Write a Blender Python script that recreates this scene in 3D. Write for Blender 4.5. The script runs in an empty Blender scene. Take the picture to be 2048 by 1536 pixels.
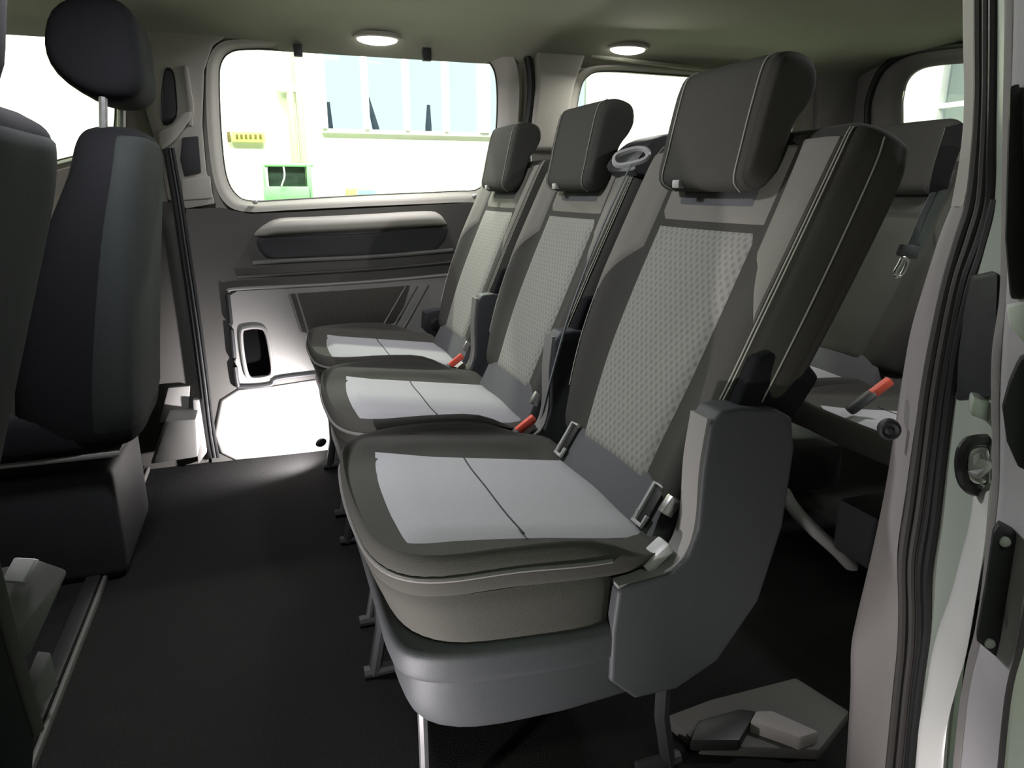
import bpy, bmesh, math, random
import numpy as np
from mathutils import Vector, Matrix
from mathutils.geometry import tessellate_polygon
random.seed(4)
SC = bpy.context.scene
COL = SC.collection
# ------------------------------------------------------------------ camera
F = 1400.0
YAW, PIT = math.radians(19.4), math.radians(15.4)
EYE = np.array([0.0, 0.0, 0.90])
FWD = np.array([math.sin(YAW)*math.cos(PIT), math.cos(YAW)*math.cos(PIT), -math.sin(PIT)])
RGT = np.array([math.cos(YAW), -math.sin(YAW), 0.0])
UPV = np.cross(RGT, FWD)
cam = bpy.data.cameras.new('camera')
cam.sensor_width = 36.0
cam.lens = F/2048*36
cam.clip_start = 0.02
co = bpy.data.objects.new('camera', cam)
COL.objects.link(co)
m = Matrix.Identity(4)
for i in range(3):
    m[i][0], m[i][1], m[i][2], m[i][3] = RGT[i], UPV[i], -FWD[i], EYE[i]
co.matrix_world = m
SC.camera = co
SC.view_settings.view_transform = 'Standard'
SC.view_settings.look = 'None'
SC.view_settings.exposure = 0.0
SC.view_settings.gamma = 1.0
SC.view_settings.use_curve_mapping = False
SC.cycles.use_denoising = True
SC.cycles.max_bounces = 8
SC.cycles.transparent_max_bounces = 12
SC.cycles.caustics_reflective = False
SC.cycles.caustics_refractive = False
SC.cycles.sample_clamp_indirect = 4.0
# ------------------------------------------------------------------ world and large lights
wd = bpy.data.worlds.new('sky')
SC.world = wd
wd.use_nodes = True
bg = wd.node_tree.nodes['Background']
bg.inputs['Color'].default_value = (0.78, 0.89, 1.0, 1)
bg.inputs['Strength'].default_value = 1.25

def lamp(name, kind, loc, aim, energy, color, size=0.3, size_y=None, spot=None, blend=0.6):
    l = bpy.data.lights.new(name, kind)
    l.energy = energy
    l.color = color
    if kind == 'AREA':
        l.size = size
        if size_y:
            l.shape = 'RECTANGLE'; l.size_y = size_y
    else:
        l.shadow_soft_size = size
    if spot:
        l.spot_size = math.radians(spot); l.spot_blend = blend
    o = bpy.data.objects.new(name, l)
    COL.objects.link(o)
    o.location = loc
    o.rotation_euler = (Vector(aim)-Vector(loc)).to_track_quat('-Z', 'Y').to_euler()
    return o
# tubes hanging under the workshop ceiling, beyond and behind the van
HALL_TUBES = [(0.6, 5.0), (3.9, 5.0), (-2.7, 5.0)]
for i, (x, y) in enumerate(HALL_TUBES):
    lamp('hall_light', 'AREA', (x, y, 3.33), (x, y+0.75, 0), 290, (0.97, 1.0, 0.86), 2.4, 0.25)
lamp('hall_light', 'AREA', (0.5, -1.6, 3.33), (0.5, -1.2, 0), 40, (0.86, 1.0, 0.84), 2.4, 0.25)
lamp('hall_light', 'AREA', (5.4, 1.2, 3.33), (6.4, 1.2, 0), 110, (0.95, 1.0, 0.95), 2.0, 0.25)

# ------------------------------------------------------------------ helpers
def _ray(px, py):
    return FWD + RGT*(px-1024)/F - UPV*(py-768)/F
def at(px, py, Y):
    d = _ray(px, py); p = EYE + d*(Y-EYE[1])/d[1]; return p
def atx(px, py, X):
    d = _ray(px, py); return EYE + d*(X-EYE[0])/d[0]
def atz(px, py, Z):
    d = _ray(px, py); return EYE + d*(Z-EYE[2])/d[2]

def tag(o, label=None, cat=None, group=None, kind=None):
    if label: o['label'] = label
    if cat: o['category'] = cat
    if group: o['group'] = group
    if kind: o['kind'] = kind
    return o
def obj(name, V, Fc, mat, parent=None, smooth=True, uv=None, angle=40):
    me = bpy.data.meshes.new(name)
    off = np.zeros(3)
    if parent is not None:
        q = parent
        while q is not None:
            off = off + np.array(q.location); q = q.parent
    me.from_pydata([tuple(np.array(v)-off) for v in V], [], [tuple(f) for f in Fc])
    bm = bmesh.new(); bm.from_mesh(me)
    bmesh.ops.recalc_face_normals(bm, faces=bm.faces)
    bm.to_mesh(me); bm.free()
    if uv is not None:
        lay = me.uv_layers.new(name='UVMap')
        for lp in me.loops:
            lay.data[lp.index].uv = uv[lp.vertex_index]
    me.materials.append(mat)
    if smooth:
        me.polygons.foreach_set('use_smooth', [True]*len(me.polygons))
        if angle: me.set_sharp_from_angle(angle=math.radians(angle))
    o = bpy.data.objects.new(name, me)
    COL.objects.link(o)
    if parent is not None: o.parent = parent
    return o
def empty(name, loc, label=None, cat=None, group=None, kind=None):
    o = bpy.data.objects.new(name, None)
    o.empty_display_size = 0.05
    COL.objects.link(o); o.location = loc
    return tag(o, label, cat, group, kind)
def copy_tree(o, parent=None, skip=()):
    c = o.copy(); COL.objects.link(c)
    if parent is not None: c.parent = parent
    for ch in list(o.children):
        if ch.name.split('.')[0] not in skip: copy_tree(ch, c, skip)
    return c
class MB:
    """collects shapes into one mesh"""
    def __init__(self): self.V, self.F = [], []
    def add(self, V, Fc):
        n = len(self.V); self.V += [np.array(v, float) for v in V]; self.F += [tuple(i+n for i in f) for f in Fc]
        return self
    def build(self, name, mat, parent=None, **k): return obj(name, self.V, self.F, mat, parent, **k)
def cr(p0, p1, p2, p3, t):
    return 0.5*((2*p1)+(-p0+p2)*t+(2*p0-5*p1+4*p2-p3)*t*t+(-p0+3*p1-3*p2+p3)*t**3)
def cr_closed(P, k):
    n = len(P); i = math.floor(k); t = k-i
    return cr(P[(i-1) % n], P[i % n], P[(i+1) % n], P[(i+2) % n], t)
def cr_open(P, s):
    n = len(P); i = min(max(int(math.floor(s)), 0), n-2); t = s-i
    a = P[i-1] if i > 0 else 2*P[0]-P[1]
    b = P[i+2] if i+2 < n else 2*P[-1]-P[-2]
    return cr(a, P[i], P[i+1], b, t)
def curve(P, n=8):
    P = [np.array(p, float) for p in P]
    return [cr_open(P, s) for s in np.linspace(0, len(P)-1, (len(P)-1)*n+1)]
def loop(P, n=6):
    P = [np.array(p, float) for p in P]
    return [cr_closed(P, k) for k in np.linspace(0, len(P), len(P)*n, endpoint=False)]
def surf(R, k, s):
    return cr_open([cr_closed(r, k) for r in R], s)
def loft(R, nu=4, nv=4, cap=True):
    """closed rings of control points -> smooth skin"""
    R = [[np.array(p, float) for p in r] for r in R]
    K = len(R[0]); N = K*nu
    rings = [[cr_closed(r, k) for k in np.linspace(0, K, N, endpoint=False)] for r in R]
    rings = [np.array(r) for r in rings]
    ss = np.linspace(0, len(R)-1, (len(R)-1)*nv+1)
    V, Fc = [], []
    for s in ss: V += list(cr_open(rings, s))
    for j in range(len(ss)-1):
        for i in range(N):
            a, b = j*N+i, j*N+(i+1) % N
            Fc.append((a, b, b+N, a+N))
    if cap:
        Fc.append(tuple(range(N)))
        Fc.append(tuple((len(ss)-1)*N+i for i in range(N)))
    return V, Fc
def patch(R, quad, d=0.004, n=14, m_=14, rise=0.12):
    """panel lying on a lofted surface; quad = four (k, s) corners; stands d proud and sinks at its edges"""
    R = [[np.array(p, float) for p in r] for r in R]
    (a, b, c, e) = [np.array(q, float) for q in quad]
    V, Fc, uv = [], [], []
    sm_ = (a[1]+c[1])/2; tot = 0.0
    cen = np.mean([surf(R, kk, sm_) for kk in range(len(R[0]))], axis=0)
    for kk in np.arange(0, len(R[0]), 0.5):
        tot += np.cross(surf(R, kk+0.02, sm_)-surf(R, kk-0.02, sm_), surf(R, kk, sm_+0.02)-surf(R, kk, sm_-0.02)) @ (surf(R, kk, sm_)-cen)
    sgn = 1.0 if tot > 0 else -1.0
    for j in range(m_+1):
        for i in range(n+1):
            u, v = i/n, j/m_
            q = (a*(1-u)+b*u)*(1-v)+(e*(1-u)+c*u)*v
            p = surf(R, q[0], q[1])
            du = surf(R, q[0]+0.02, q[1])-surf(R, q[0]-0.02, q[1])
            dv = surf(R, q[0], q[1]+0.02)-surf(R, q[0], q[1]-0.02)
            nn = np.cross(du, dv); nn = nn/(np.linalg.norm(nn)+1e-9)
            nn = nn*sgn
            ed = min(u, 1-u, v, 1-v)
            h = d*min(1, ed/rise+0.0)**0.5 - 0.001*(ed == 0)
            V.append(p+nn*h); uv.append((p[1], np.linalg.norm(p[[0, 2]])))
    for j in range(m_):
        for i in range(n):
            k = j*(n+1)+i
            Fc.append((k, k+1, k+n+2, k+n+1))
    return V, Fc, uv
def tube(P, r, n=8, flat=1.0, up=(0, 0, 1), cap=True):
    P = [np.array(p, float) for p in P]
    V, Fc = [], []
    span = P[-1]-P[0]
    if abs(span[2]) > 0.75*np.linalg.norm(span) and tuple(up) == (0, 0, 1): up = (0.2, 1, 0)
    for i, p in enumerate(P):
        t = P[min(i+1, len(P)-1)]-P[max(i-1, 0)]
        t = t/(np.linalg.norm(t)+1e-12)
        u = np.array(up, float); a = np.cross(t, u)
        if np.linalg.norm(a) < 1e-3: a = np.cross(t, np.array([1., 0, 0]))
        a /= np.linalg.norm(a); b = np.cross(a, t)
        rr = r[i] if hasattr(r, '__len__') else r
        for k in range(n):
            w = 2*math.pi*k/n
            V.append(p+a*math.cos(w)*rr+b*math.sin(w)*rr*flat)
    for i in range(len(P)-1):
        for k in range(n):
            q, s = i*n+k, i*n+(k+1) % n
            Fc.append((q, s, s+n, q+n))
    if cap: Fc += [tuple(range(n)), tuple((len(P)-1)*n+k for k in range(n))]
    return V, Fc
def ring_tube(P, r, n=8):
    P = [np.array(p, float) for p in P]; N = len(P)
    V, Fc = [], []
    cen = sum(P)/N
    nrm = np.cross(P[0]-cen, P[N//4]-cen); nrm /= np.linalg.norm(nrm)
    for i, p in enumerate(P):
        t = P[(i+1) % N]-P[i-1]; t /= np.linalg.norm(t)
        a = np.cross(t, nrm)
        for k in range(n):
            w = 2*math.pi*k/n
            V.append(p+a*math.cos(w)*r+nrm*math.sin(w)*r)
    for i in range(N):
        for k in range(n):
            j = (i+1) % N; k2 = (k+1) % n
            Fc.append((i*n+k, i*n+k2, j*n+k2, j*n+k))
    return V, Fc
def box(c, s, rot=None):
    c = np.array(c, float); V = []
    for x in (-.5, .5):
        for y in (-.5, .5):
            for z in (-.5, .5):
                v = np.array([x*s[0], y*s[1], z*s[2]])
                if rot is not None: v = np.array(rot @ Vector(v))
                V.append(c+v)
    return V, [(0, 1, 3, 2), (4, 6, 7, 5), (0, 4, 5, 1), (2, 3, 7, 6), (0, 2, 6, 4), (1, 5, 7, 3)]
def prism(front, back):
    n = len(front)
    return list(front)+list(back), [tuple(range(n)), tuple(range(2*n-1, n-1, -1))]+[(i, (i+1) % n, n+(i+1) % n, n+i) for i in range(n)]
def bevelled(name, V, Fc, mat, parent=None, w=0.006, seg=2, **k):
    bm = bmesh.new()
    vs = [bm.verts.new(tuple(v)) for v in V]
    for f in Fc:
        try: bm.faces.new([vs[i] for i in f])
        except ValueError: pass
    bmesh.ops.recalc_face_normals(bm, faces=bm.faces)
    es = [e for e in bm.edges if len(e.link_faces) == 2 and e.calc_face_angle(0) > 0.5]
    bmesh.ops.bevel(bm, geom=es, offset=w, segments=seg, profile=0.6, affect='EDGES', clamp_overlap=True)
    bm.verts.index_update()
    V2 = [np.array(v.co) for v in bm.verts]; F2 = [tuple(v.index for v in f.verts) for f in bm.faces]
    bm.free()
    return obj(name, V2, F2, mat, parent, **k)
def ext_y(poly, y0, y1):
    """(x, z) outline pulled from y0 to y1"""
    return prism([(x, y0, z) for x, z in poly], [(x, y1, z) for x, z in poly])
def plate(outer, holes, thick):
    """flat plate with holes; outer and holes are 3D loops in one plane; thick = offset vector"""
    th = np.array(thick, float)
    loops = [[Vector(tuple(p)) for p in outer]]+[[Vector(tuple(p)) for p in h] for h in holes]
    tri = tessellate_polygon(loops)
    flat = [np.array(p) for l in loops for p in l]; n = len(flat)
    V = flat+[p+th for p in flat]
    Fc = [tuple(t) for t in tri]+[tuple(i+n for i in t[::-1]) for t in tri]
    o = 0
    for l in loops:
        k = len(l)
        Fc += [(o+i, o+(i+1) % k, n+o+(i+1) % k, n+o+i) for i in range(k)]
        o += k
    return V, Fc
def bridge(L0, L1):
    n = len(L0)
    return list(L0)+list(L1), [(i, (i+1) % n, n+(i+1) % n, n+i) for i in range(n)]
def rings_open(Ls):
    V, Fc = [], []
    n = len(Ls[0])
    for L in Ls: V += list(L)
    for j in range(len(Ls)-1):
        for i in range(n-1):
            Fc.append((j*n+i, j*n+i+1, (j+1)*n+i+1, (j+1)*n+i))
    return V, Fc

def grow(pts, g):
    c = np.mean(np.array(pts, float), axis=0)
    return [tuple(np.array(p)+g*(np.array(p)-c)/np.linalg.norm(np.array(p)-c)) for p in pts]

# ------------------------------------------------------------------ materials
def mat(name, col, rough=0.8, spec=0.3, bump=0.0, scale=400, var=0.0, metal=0.0, emit=None, stren=0, sheen=0.0, coord='Object'):
    M = bpy.data.materials.new(name); M.use_nodes = True
    nt = M.node_tree; b = nt.nodes['Principled BSDF']
    b.inputs['Base Color'].default_value = (*col, 1)
    b.inputs['Roughness'].default_value = rough
    b.inputs['Specular IOR Level'].default_value = spec
    b.inputs['Metallic'].default_value = metal
    b.inputs['Sheen Weight'].default_value = sheen
    if emit:
        b.inputs['Emission Color'].default_value = (*emit, 1); b.inputs['Emission Strength'].default_value = stren
    if bump or var:
        tc = nt.nodes.new('ShaderNodeTexCoord')
        nz = nt.nodes.new('ShaderNodeTexNoise'); nz.inputs['Scale'].default_value = scale; nz.inputs['Detail'].default_value = 3
        nt.links.new(tc.outputs[coord], nz.inputs['Vector'])
        if bump:
            bp = nt.nodes.new('ShaderNodeBump'); bp.inputs['Strength'].default_value = bump; bp.inputs['Distance'].default_value = 0.002
            nt.links.new(nz.outputs['Fac'], bp.inputs['Height']); nt.links.new(bp.outputs['Normal'], b.inputs['Normal'])
        if var:
            rp = nt.nodes.new('ShaderNodeValToRGB')
            rp.color_ramp.elements[0].position = 0.3; rp.color_ramp.elements[1].position = 0.7
            rp.color_ramp.elements[0].color = (*[c*(1-var) for c in col], 1)
            rp.color_ramp.elements[1].color = (*[min(1, c*(1+var)) for c in col], 1)
            nt.links.new(nz.outputs['Fac'], rp.inputs['Fac']); nt.links.new(rp.outputs['Color'], b.inputs['Base Color'])
    return M
def dotted(name, col, dark, pitch=0.0125):
    """woven insert cloth with staggered raised dots (fine relief)"""
    M = mat(name, col, 0.9, 0.15)
    nt = M.node_tree; b = nt.nodes['Principled BSDF']
    uv = nt.nodes.new('ShaderNodeUVMap')
    vo = nt.nodes.new('ShaderNodeTexVoronoi'); vo.voronoi_dimensions = '2D'; vo.inputs['Scale'].default_value = 1/pitch; vo.inputs['Randomness'].default_value = 0.0
    mp = nt.nodes.new('ShaderNodeMapping'); mp.inputs['Rotation'].default_value = (0, 0, math.radians(45)); mp.inputs['Scale'].default_value = (1.0, 0.8, 1)
    nt.links.new(uv.outputs['UV'], mp.inputs['Vector']); nt.links.new(mp.outputs['Vector'], vo.inputs['Vector'])
    rp = nt.nodes.new('ShaderNodeValToRGB')
    rp.color_ramp.elements[0].position = 0.12; rp.color_ramp.elements[0].color = (*dark, 1)
    rp.color_ramp.elements[1].position = 0.42; rp.color_ramp.elements[1].color = (*col, 1)
    nt.links.new(vo.outputs['Distance'], rp.inputs['Fac']); nt.links.new(rp.outputs['Color'], b.inputs['Base Color'])
    bp = nt.nodes.new('ShaderNodeBump'); bp.inputs['Strength'].default_value = 0.6; bp.inputs['Distance'].default_value = 0.002
    nt.links.new(vo.outputs['Distance'], bp.inputs['Height']); nt.links.new(bp.outputs['Normal'], b.inputs['Normal'])
    return M
def thin_glass(name, tint=(0.97, 1.0, 0.97)):
    M = bpy.data.materials.new(name); M.use_nodes = True
    nt = M.node_tree; nt.nodes.clear()
    out = nt.nodes.new('ShaderNodeOutputMaterial'); mx = nt.nodes.new('ShaderNodeMixShader')
    tr = nt.nodes.new('ShaderNodeBsdfTransparent'); gl = nt.nodes.new('ShaderNodeBsdfGlossy'); fr = nt.nodes.new('ShaderNodeFresnel')
    tr.inputs['Color'].default_value = (*tint, 1); gl.inputs['Roughness'].default_value = 0.02; fr.inputs['IOR'].default_value = 1.2
    nt.links.new(fr.outputs['Fac'], mx.inputs['Fac']); nt.links.new(tr.outputs['BSDF'], mx.inputs[1]); nt.links.new(gl.outputs['BSDF'], mx.inputs[2])
    nt.links.new(mx.outputs['Shader'], out.inputs['Surface'])
    return M
def emitter(name, col, s):
    M = bpy.data.materials.new(name); M.use_nodes = True
    nt = M.node_tree; nt.nodes.clear()
    out = nt.nodes.new('ShaderNodeOutputMaterial'); e = nt.nodes.new('ShaderNodeEmission')
    e.inputs['Color'].default_value = (*col, 1); e.inputs['Strength'].default_value = s
    nt.links.new(e.outputs['Emission'], out.inputs['Surface'])
    return M
CLOTH = mat('charcoal_cloth', (0.062, 0.061, 0.053), 0.92, 0.12, 0.35, 900, 0.12)
CLOTH_SHOULDER = mat('warm_grey_cloth', (0.215, 0.21, 0.18), 0.92, 0.12, 0.35, 900, 0.08)
CLOTH_NECK = mat('slate_cloth', (0.11, 0.112, 0.115), 0.92, 0.12, 0.35, 900, 0.1)
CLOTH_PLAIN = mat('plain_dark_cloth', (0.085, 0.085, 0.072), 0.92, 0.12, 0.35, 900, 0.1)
CLOTH_MID = mat('grey_cloth', (0.17, 0.165, 0.155), 0.92, 0.12, 0.35, 900, 0.1)
CLOTH_FRONT = mat('dark_back_cloth', (0.035, 0.040, 0.038), 0.92, 0.12, 0.35, 700, 0.1)
CLOTH_DEEP = mat('black_cloth', (0.014, 0.0145, 0.016), 0.92, 0.12, 0.35, 700, 0.1)
INSERT_BACK = dotted('dotted_insert', (0.285, 0.283, 0.252), (0.20, 0.198, 0.178), 0.0115)
INSERT_SEAT = mat('pale_grey_insert', (0.34, 0.34, 0.345), 0.9, 0.12, 0.3, 700, 0.06)
SEAM = mat('dark_seam', (0.05, 0.05, 0.05), 0.9)
STITCH = mat('pale_stitch', (0.42, 0.42, 0.36), 0.8, 0.2, 0.5, 1500)
PLASTIC = mat('grey_plastic', (0.048, 0.051, 0.054), 0.55, 0.4, 0.25, 1200)
PLASTIC_D = mat('dark_plastic', (0.03, 0.031, 0.033), 0.5, 0.4, 0.2, 1200)
PANEL = mat('door_panel_plastic', (0.088, 0.085, 0.078), 0.6, 0.35, 0.25, 900)
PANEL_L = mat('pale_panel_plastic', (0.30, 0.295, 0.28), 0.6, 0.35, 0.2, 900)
PANEL_M = mat('mid_panel_plastic', (0.19, 0.187, 0.175), 0.55, 0.4, 0.2, 900)
TRIM = mat('light_trim', (0.44, 0.425, 0.37), 0.65, 0.3, 0.2, 900)
TRIM_G = mat('grey_trim', (0.30, 0.28, 0.27), 0.6, 0.35, 0.2, 900)
HEAD = mat('headliner_cloth', (0.36, 0.37, 0.29), 0.95, 0.1, 0.3, 700, 0.05)
RUBBER = mat('black_rubber', (0.018, 0.018, 0.018), 0.45, 0.4, 0.1, 500)
BLACK = mat('pocket_shade', (0.005, 0.005, 0.005), 1.0, 0.0, 0.3, 500)  # near-black colour puts the shade inside the door pocket
RUBBER_G = mat('grey_rubber', (0.075, 0.07, 0.065), 0.5, 0.4, 0.1, 500)
CARPET = mat('black_carpet', (0.014, 0.014, 0.0135), 1.0, 0.05, 1.0, 320, 0.35)
PAINT_SHADE = mat('shaded_body_paint', (0.42, 0.47, 0.40), 0.35, 0.5, var=0.04, scale=6)  # white-silver body paint with its greenish shade put into the colour
PAINT_W = mat('white_paint', (0.80, 0.80, 0.76), 0.3, 0.5, var=0.02, scale=6)
DOORGREY = mat('door_edge_plastic', (0.52, 0.50, 0.51), 0.55, 0.4, 0.15, 900)
CHROME = mat('steel', (0.62, 0.62, 0.62), 0.28, 0.5, metal=0.9, var=0.1, scale=60)
SILVER = mat('silver_plastic', (0.42, 0.42, 0.41), 0.4, 0.5, var=0.05, scale=50)
RED = mat('red_button', (0.75, 0.11, 0.07), 0.5, 0.4, var=0.05, scale=80)
WEB = mat('belt_webbing', (0.16, 0.17, 0.18), 0.6, 0.3, 0.5, 1200, 0.1)
WEB_L = mat('pale_belt_webbing', (0.38, 0.42, 0.44), 0.55, 0.35, 0.5, 1200, 0.1)
GLASS = thin_glass('window_glass')
LENS = emitter('lamp_lens', (1.0, 0.96, 0.92), 6.0)
MESHM = mat('speaker_mesh', (0.075, 0.072, 0.062), 0.8, 0.2, 0.8, 420, 0.5)
WALLM = mat('cream_wall', (0.82, 0.83, 0.72), 0.8, 0.2, var=0.03, scale=3)
WALLW = mat('white_wall', (0.87, 0.88, 0.84), 0.8, 0.2, var=0.02, scale=3)
WALLD = mat('dull_wall', (0.20, 0.22, 0.20), 0.9, 0.2, var=0.05, scale=2)
CONCRETE = mat('hall_concrete', (0.28, 0.28, 0.26), 0.8, 0.3, var=0.12, scale=4)
FRAMEW = mat('white_window_frame', (0.78, 0.79, 0.78), 0.5, 0.4, var=0.02, scale=20)
GREEN = mat('green_machine_paint', (0.10, 0.55, 0.13), 0.5, 0.4, var=0.05, scale=10)
GREENL = mat('pale_green_machine', (0.30, 0.72, 0.33), 0.5, 0.4, var=0.05, scale=10)
PIPEM = mat('grey_green_pipe', (0.40, 0.42, 0.30), 0.5, 0.4, var=0.05, scale=20)
SCREEN = mat('dark_screen', (0.02, 0.04, 0.03), 0.4, 0.5, var=0.3, scale=30)
YELLOW = mat('yellow_sign', (0.85, 0.78, 0.18), 0.6, 0.3, var=0.03, scale=10)
INK = mat('sign_ink', (0.12, 0.10, 0.03), 0.7, var=0.1, scale=20)
BLUEP = mat('pale_blue_plastic', (0.25, 0.40, 0.62), 0.5, 0.4, var=0.05, scale=20)
DARKB = mat('dark_blue_cloth', (0.05, 0.06, 0.10), 0.8, 0.2, var=0.1, scale=20)

# ------------------------------------------------------------------ van shell
FZ = -0.05          # cabin floor height
WY = 2.62           # inner face of the far (left) side wall
CZ = 1.425          # headliner
RX = 2.50           # rear end
# floor
fl = MB(); fl.add(*box((0.75, 1.55, FZ-0.02), (3.5, 2.25, 0.04)))
tag(fl.build('floor', CARPET, smooth=False), kind='structure')
ff = MB(); ff.add(*box((-1.25, 1.55, FZ-0.012), (1.55, 2.25, 0.04)))
tag(ff.build('floor', CARPET, smooth=False), kind='structure')
# seam bar between cabin floor and cargo floor
sb = empty('trim_1', (-0.445, 1.9, FZ), kind='structure')
bevelled('seam_bar', *box((-0.445, 1.72, FZ+0.008), (0.010, 1.75, 0.02)), PANEL, sb, 0.006)
bevelled('seam_lip', *box((-0.470, 1.72, FZ+0.012), (0.035, 1.75, 0.02)), RUBBER, sb, 0.006)

# left wall, with window openings
def win_loop(pts, Y, n=4): return loop([at(x, y, Y) for x, y in pts], n)
W1 = [(437, 165), (441, 125), (460, 103), (500, 97), (620, 97), (770, 100), (910, 108), (962, 115), (986, 132), (995, 170),
      (995, 240), (986, 320), (962, 376), (900, 384), (740, 391), (580, 400), (505, 403), (472, 390), (451, 350), (441, 265)]
W1o = [(412, 165), (417, 118), (440, 86), (490, 78), (620, 77), (770, 80), (920, 86), (990, 92), (1024, 108), (1038, 160),
       (1036, 240), (1026, 330), (1000, 398), (910, 405), (740, 412), (580, 420), (495, 424), (452, 408), (428, 360), (415, 265)]
W2 = [(1152, 235), (1158, 190), (1172, 155), (1210, 141), (1320, 147), (1440, 156), (1540, 166), (1572, 190), (1572, 260), (1560, 330), (1525, 352), (1440, 350), (1300, 346), (1190, 342), (1158, 325), (1150, 285)]
W0 = [(-330, 20), (-180, -20), (0, 10), (120, 30), (215, 60), (232, 120), (232, 200), (225, 270), (190, 300), (80, 330), (-150, 390), (-330, 420), (-380, 300), (-380, 120)]
def rect_y(x0, x1, z0, z1, Y): return [np.array([x0, Y, z0]), np.array([x1, Y, z0]), np.array([x1, Y, z1]), np.array([x0, Y, z1])]
V, Fc = plate(rect_y(-2.0, RX+0.1, FZ-0.04, CZ+0.06, WY+0.03), [win_loop(W1o, WY+0.03), win_loop(W2, WY+0.03), win_loop(W0, WY+0.03)], (0, 0.05, 0))
tag(obj('wall_left', V, Fc, TRIM, smooth=False), kind='structure')

def window_unit(name, inner, outer, Y, depth, frame_mat, n=4, pane=True):
    e = empty(name, tuple(np.mean([at(x, y, Y) for x, y in inner], axis=0)), kind='structure')
    I = win_loop(inner, Y+depth, n); O = win_loop(outer, Y, n)
    mid = [(a*0.45+b*0.55)+np.array([0, -0.012, 0]) for a, b in zip(I, O)]
    O2 = [p+np.array([0, depth+0.02, 0]) for p in O]
    L = [O2, O, mid, I, [p+np.array([0, 0.02, 0]) for p in I]]
    V, Fc = [], []
    k = len(I)
    Ls = []
    for j in range(len(L)-1):
        for t in np.linspace(0, 1, 3, endpoint=False):
            Ls.append([a*(1-t)+b*t for a, b in zip(L[j], L[j+1])])
    Ls.append(L[-1])
    for q in Ls: V += q
    for j in range(len(Ls)-1):
        for i in range(k): Fc.append((j*k+i, j*k+(i+1) % k, (j+1)*k+(i+1) % k, (j+1)*k+i))
    obj('window_frame', V, Fc, frame_mat, e, angle=60)
    g = [p+np.array([0, 0.008, 0]) for p in I]
    g = [np.mean(g, axis=0)+(p-np.mean(g, axis=0))*1.01 for p in g]
    obj('rubber_seal', *ring_tube([p+np.array([0, 0.004, 0]) for p in I], 0.0045, 6), RUBBER, e)
    V, Fc = prism(g, [p+np.array([0, 0.004, 0]) for p in g])
    obj('pane', V, Fc, GLASS, e, smooth=False)
    return e
w1 = window_unit('window_1', W1, W1o, WY-0.005, 0.035, TRIM)
# little black clips along the top of the window
for (x, y, w, h) in ((596, 100, 20, 26), (854, 108, 18, 28)):
    a, b = at(x-w/2, y-h/2, WY-0.02), at(x+w/2, y+h/2, WY-0.02)
    bevelled('clip', *box(((a[0]+b[0])/2, WY-0.012, (a[2]+b[2])/2), (abs(b[0]-a[0]), 0.022, abs(a[2]-b[2]))), PLASTIC_D, w1, 0.003)
for (x, y) in ((510, 404), (950, 392)):
    c = at(x, y, WY-0.01)
    obj('clip', *loft([[c+np.array([math.cos(q)*r, dy, math.sin(q)*r*0.8]) for q in np.linspace(0, 2*math.pi, 8, endpoint=False)] for r, dy in ((0.004, -0.014), (0.009, -0.01), (0.009, 0.012))], 2, 2), SILVER, w1)
w2 = window_unit('window_2', W2, grow(W2, 16), WY-0.0, 0.03, TRIM)
w0 = window_unit('window_3', W0, grow(W0, 20), WY-0.0, 0.03, TRIM)

# sliding door on the far side: dark lower panel between the seam and the rear seats
d1 = empty('door_1', (0.3, WY, FZ), kind='structure')
def yprism(pts, Y0, Y1): return prism([at(x, y, Y0) for x, y in pts], [at(x, y, Y0)+np.array([0, Y1-Y0, 0]) for x, y in pts])
panel = [(372, 418), (440, 416), (500, 428), (600, 424), (900, 408), (1040, 400), (1000, 560), (960, 760), (930, 860), (640, 905), (424, 925), (400, 700)]
hole = [(482, 668), (494, 656), (520, 655), (532, 664), (540, 700), (545, 742), (536, 754), (502, 757), (490, 735)]
V, Fc = plate([at(x, y, WY-0.02) for x, y in panel], [[at(x, y, WY-0.02) for x, y in hole]], (0, 0.05, 0))
obj('door_panel', V, Fc, PANEL, d1, smooth=False)
# pull ledge with a dark hollow under it
def xsweep(pxs, prof):
    """profile (dy, dz) carried along pixel points on the wall plane"""
    Ls = []
    for (x, y, sc) in pxs:
        p = at(x, y, WY-0.02)
        Ls.append([p+np.array([0, dy*sc, dz*sc]) for dy, dz in prof])
    return Ls
prof = [(0.0, 0.014), (-0.022, 0.010), (-0.036, 0.000), (-0.041, -0.012), (-0.038, -0.026), (-0.028, -0.034), (-0.01, -0.037), (0.01, -0.036), (0.01, 0.014)]
Ls = xsweep([(508, 468, 0.15), (528, 456, 0.7), (560, 445, 1.0), (640, 441, 1.0), (740, 436, 1.0), (850, 430, 1.0), (878, 434, 0.8), (892, 446, 0.15)], prof)
obj('pull_ledge', *loft([[q for q in L] for L in Ls], 3, 4), TRIM, d1, angle=50)
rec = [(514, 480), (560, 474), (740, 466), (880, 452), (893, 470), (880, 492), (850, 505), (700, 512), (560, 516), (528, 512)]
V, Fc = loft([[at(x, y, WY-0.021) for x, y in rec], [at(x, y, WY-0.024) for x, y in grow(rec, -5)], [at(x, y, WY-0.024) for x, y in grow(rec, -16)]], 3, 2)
obj('pull_hollow', V, Fc, PLASTIC_D, d1)
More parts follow.
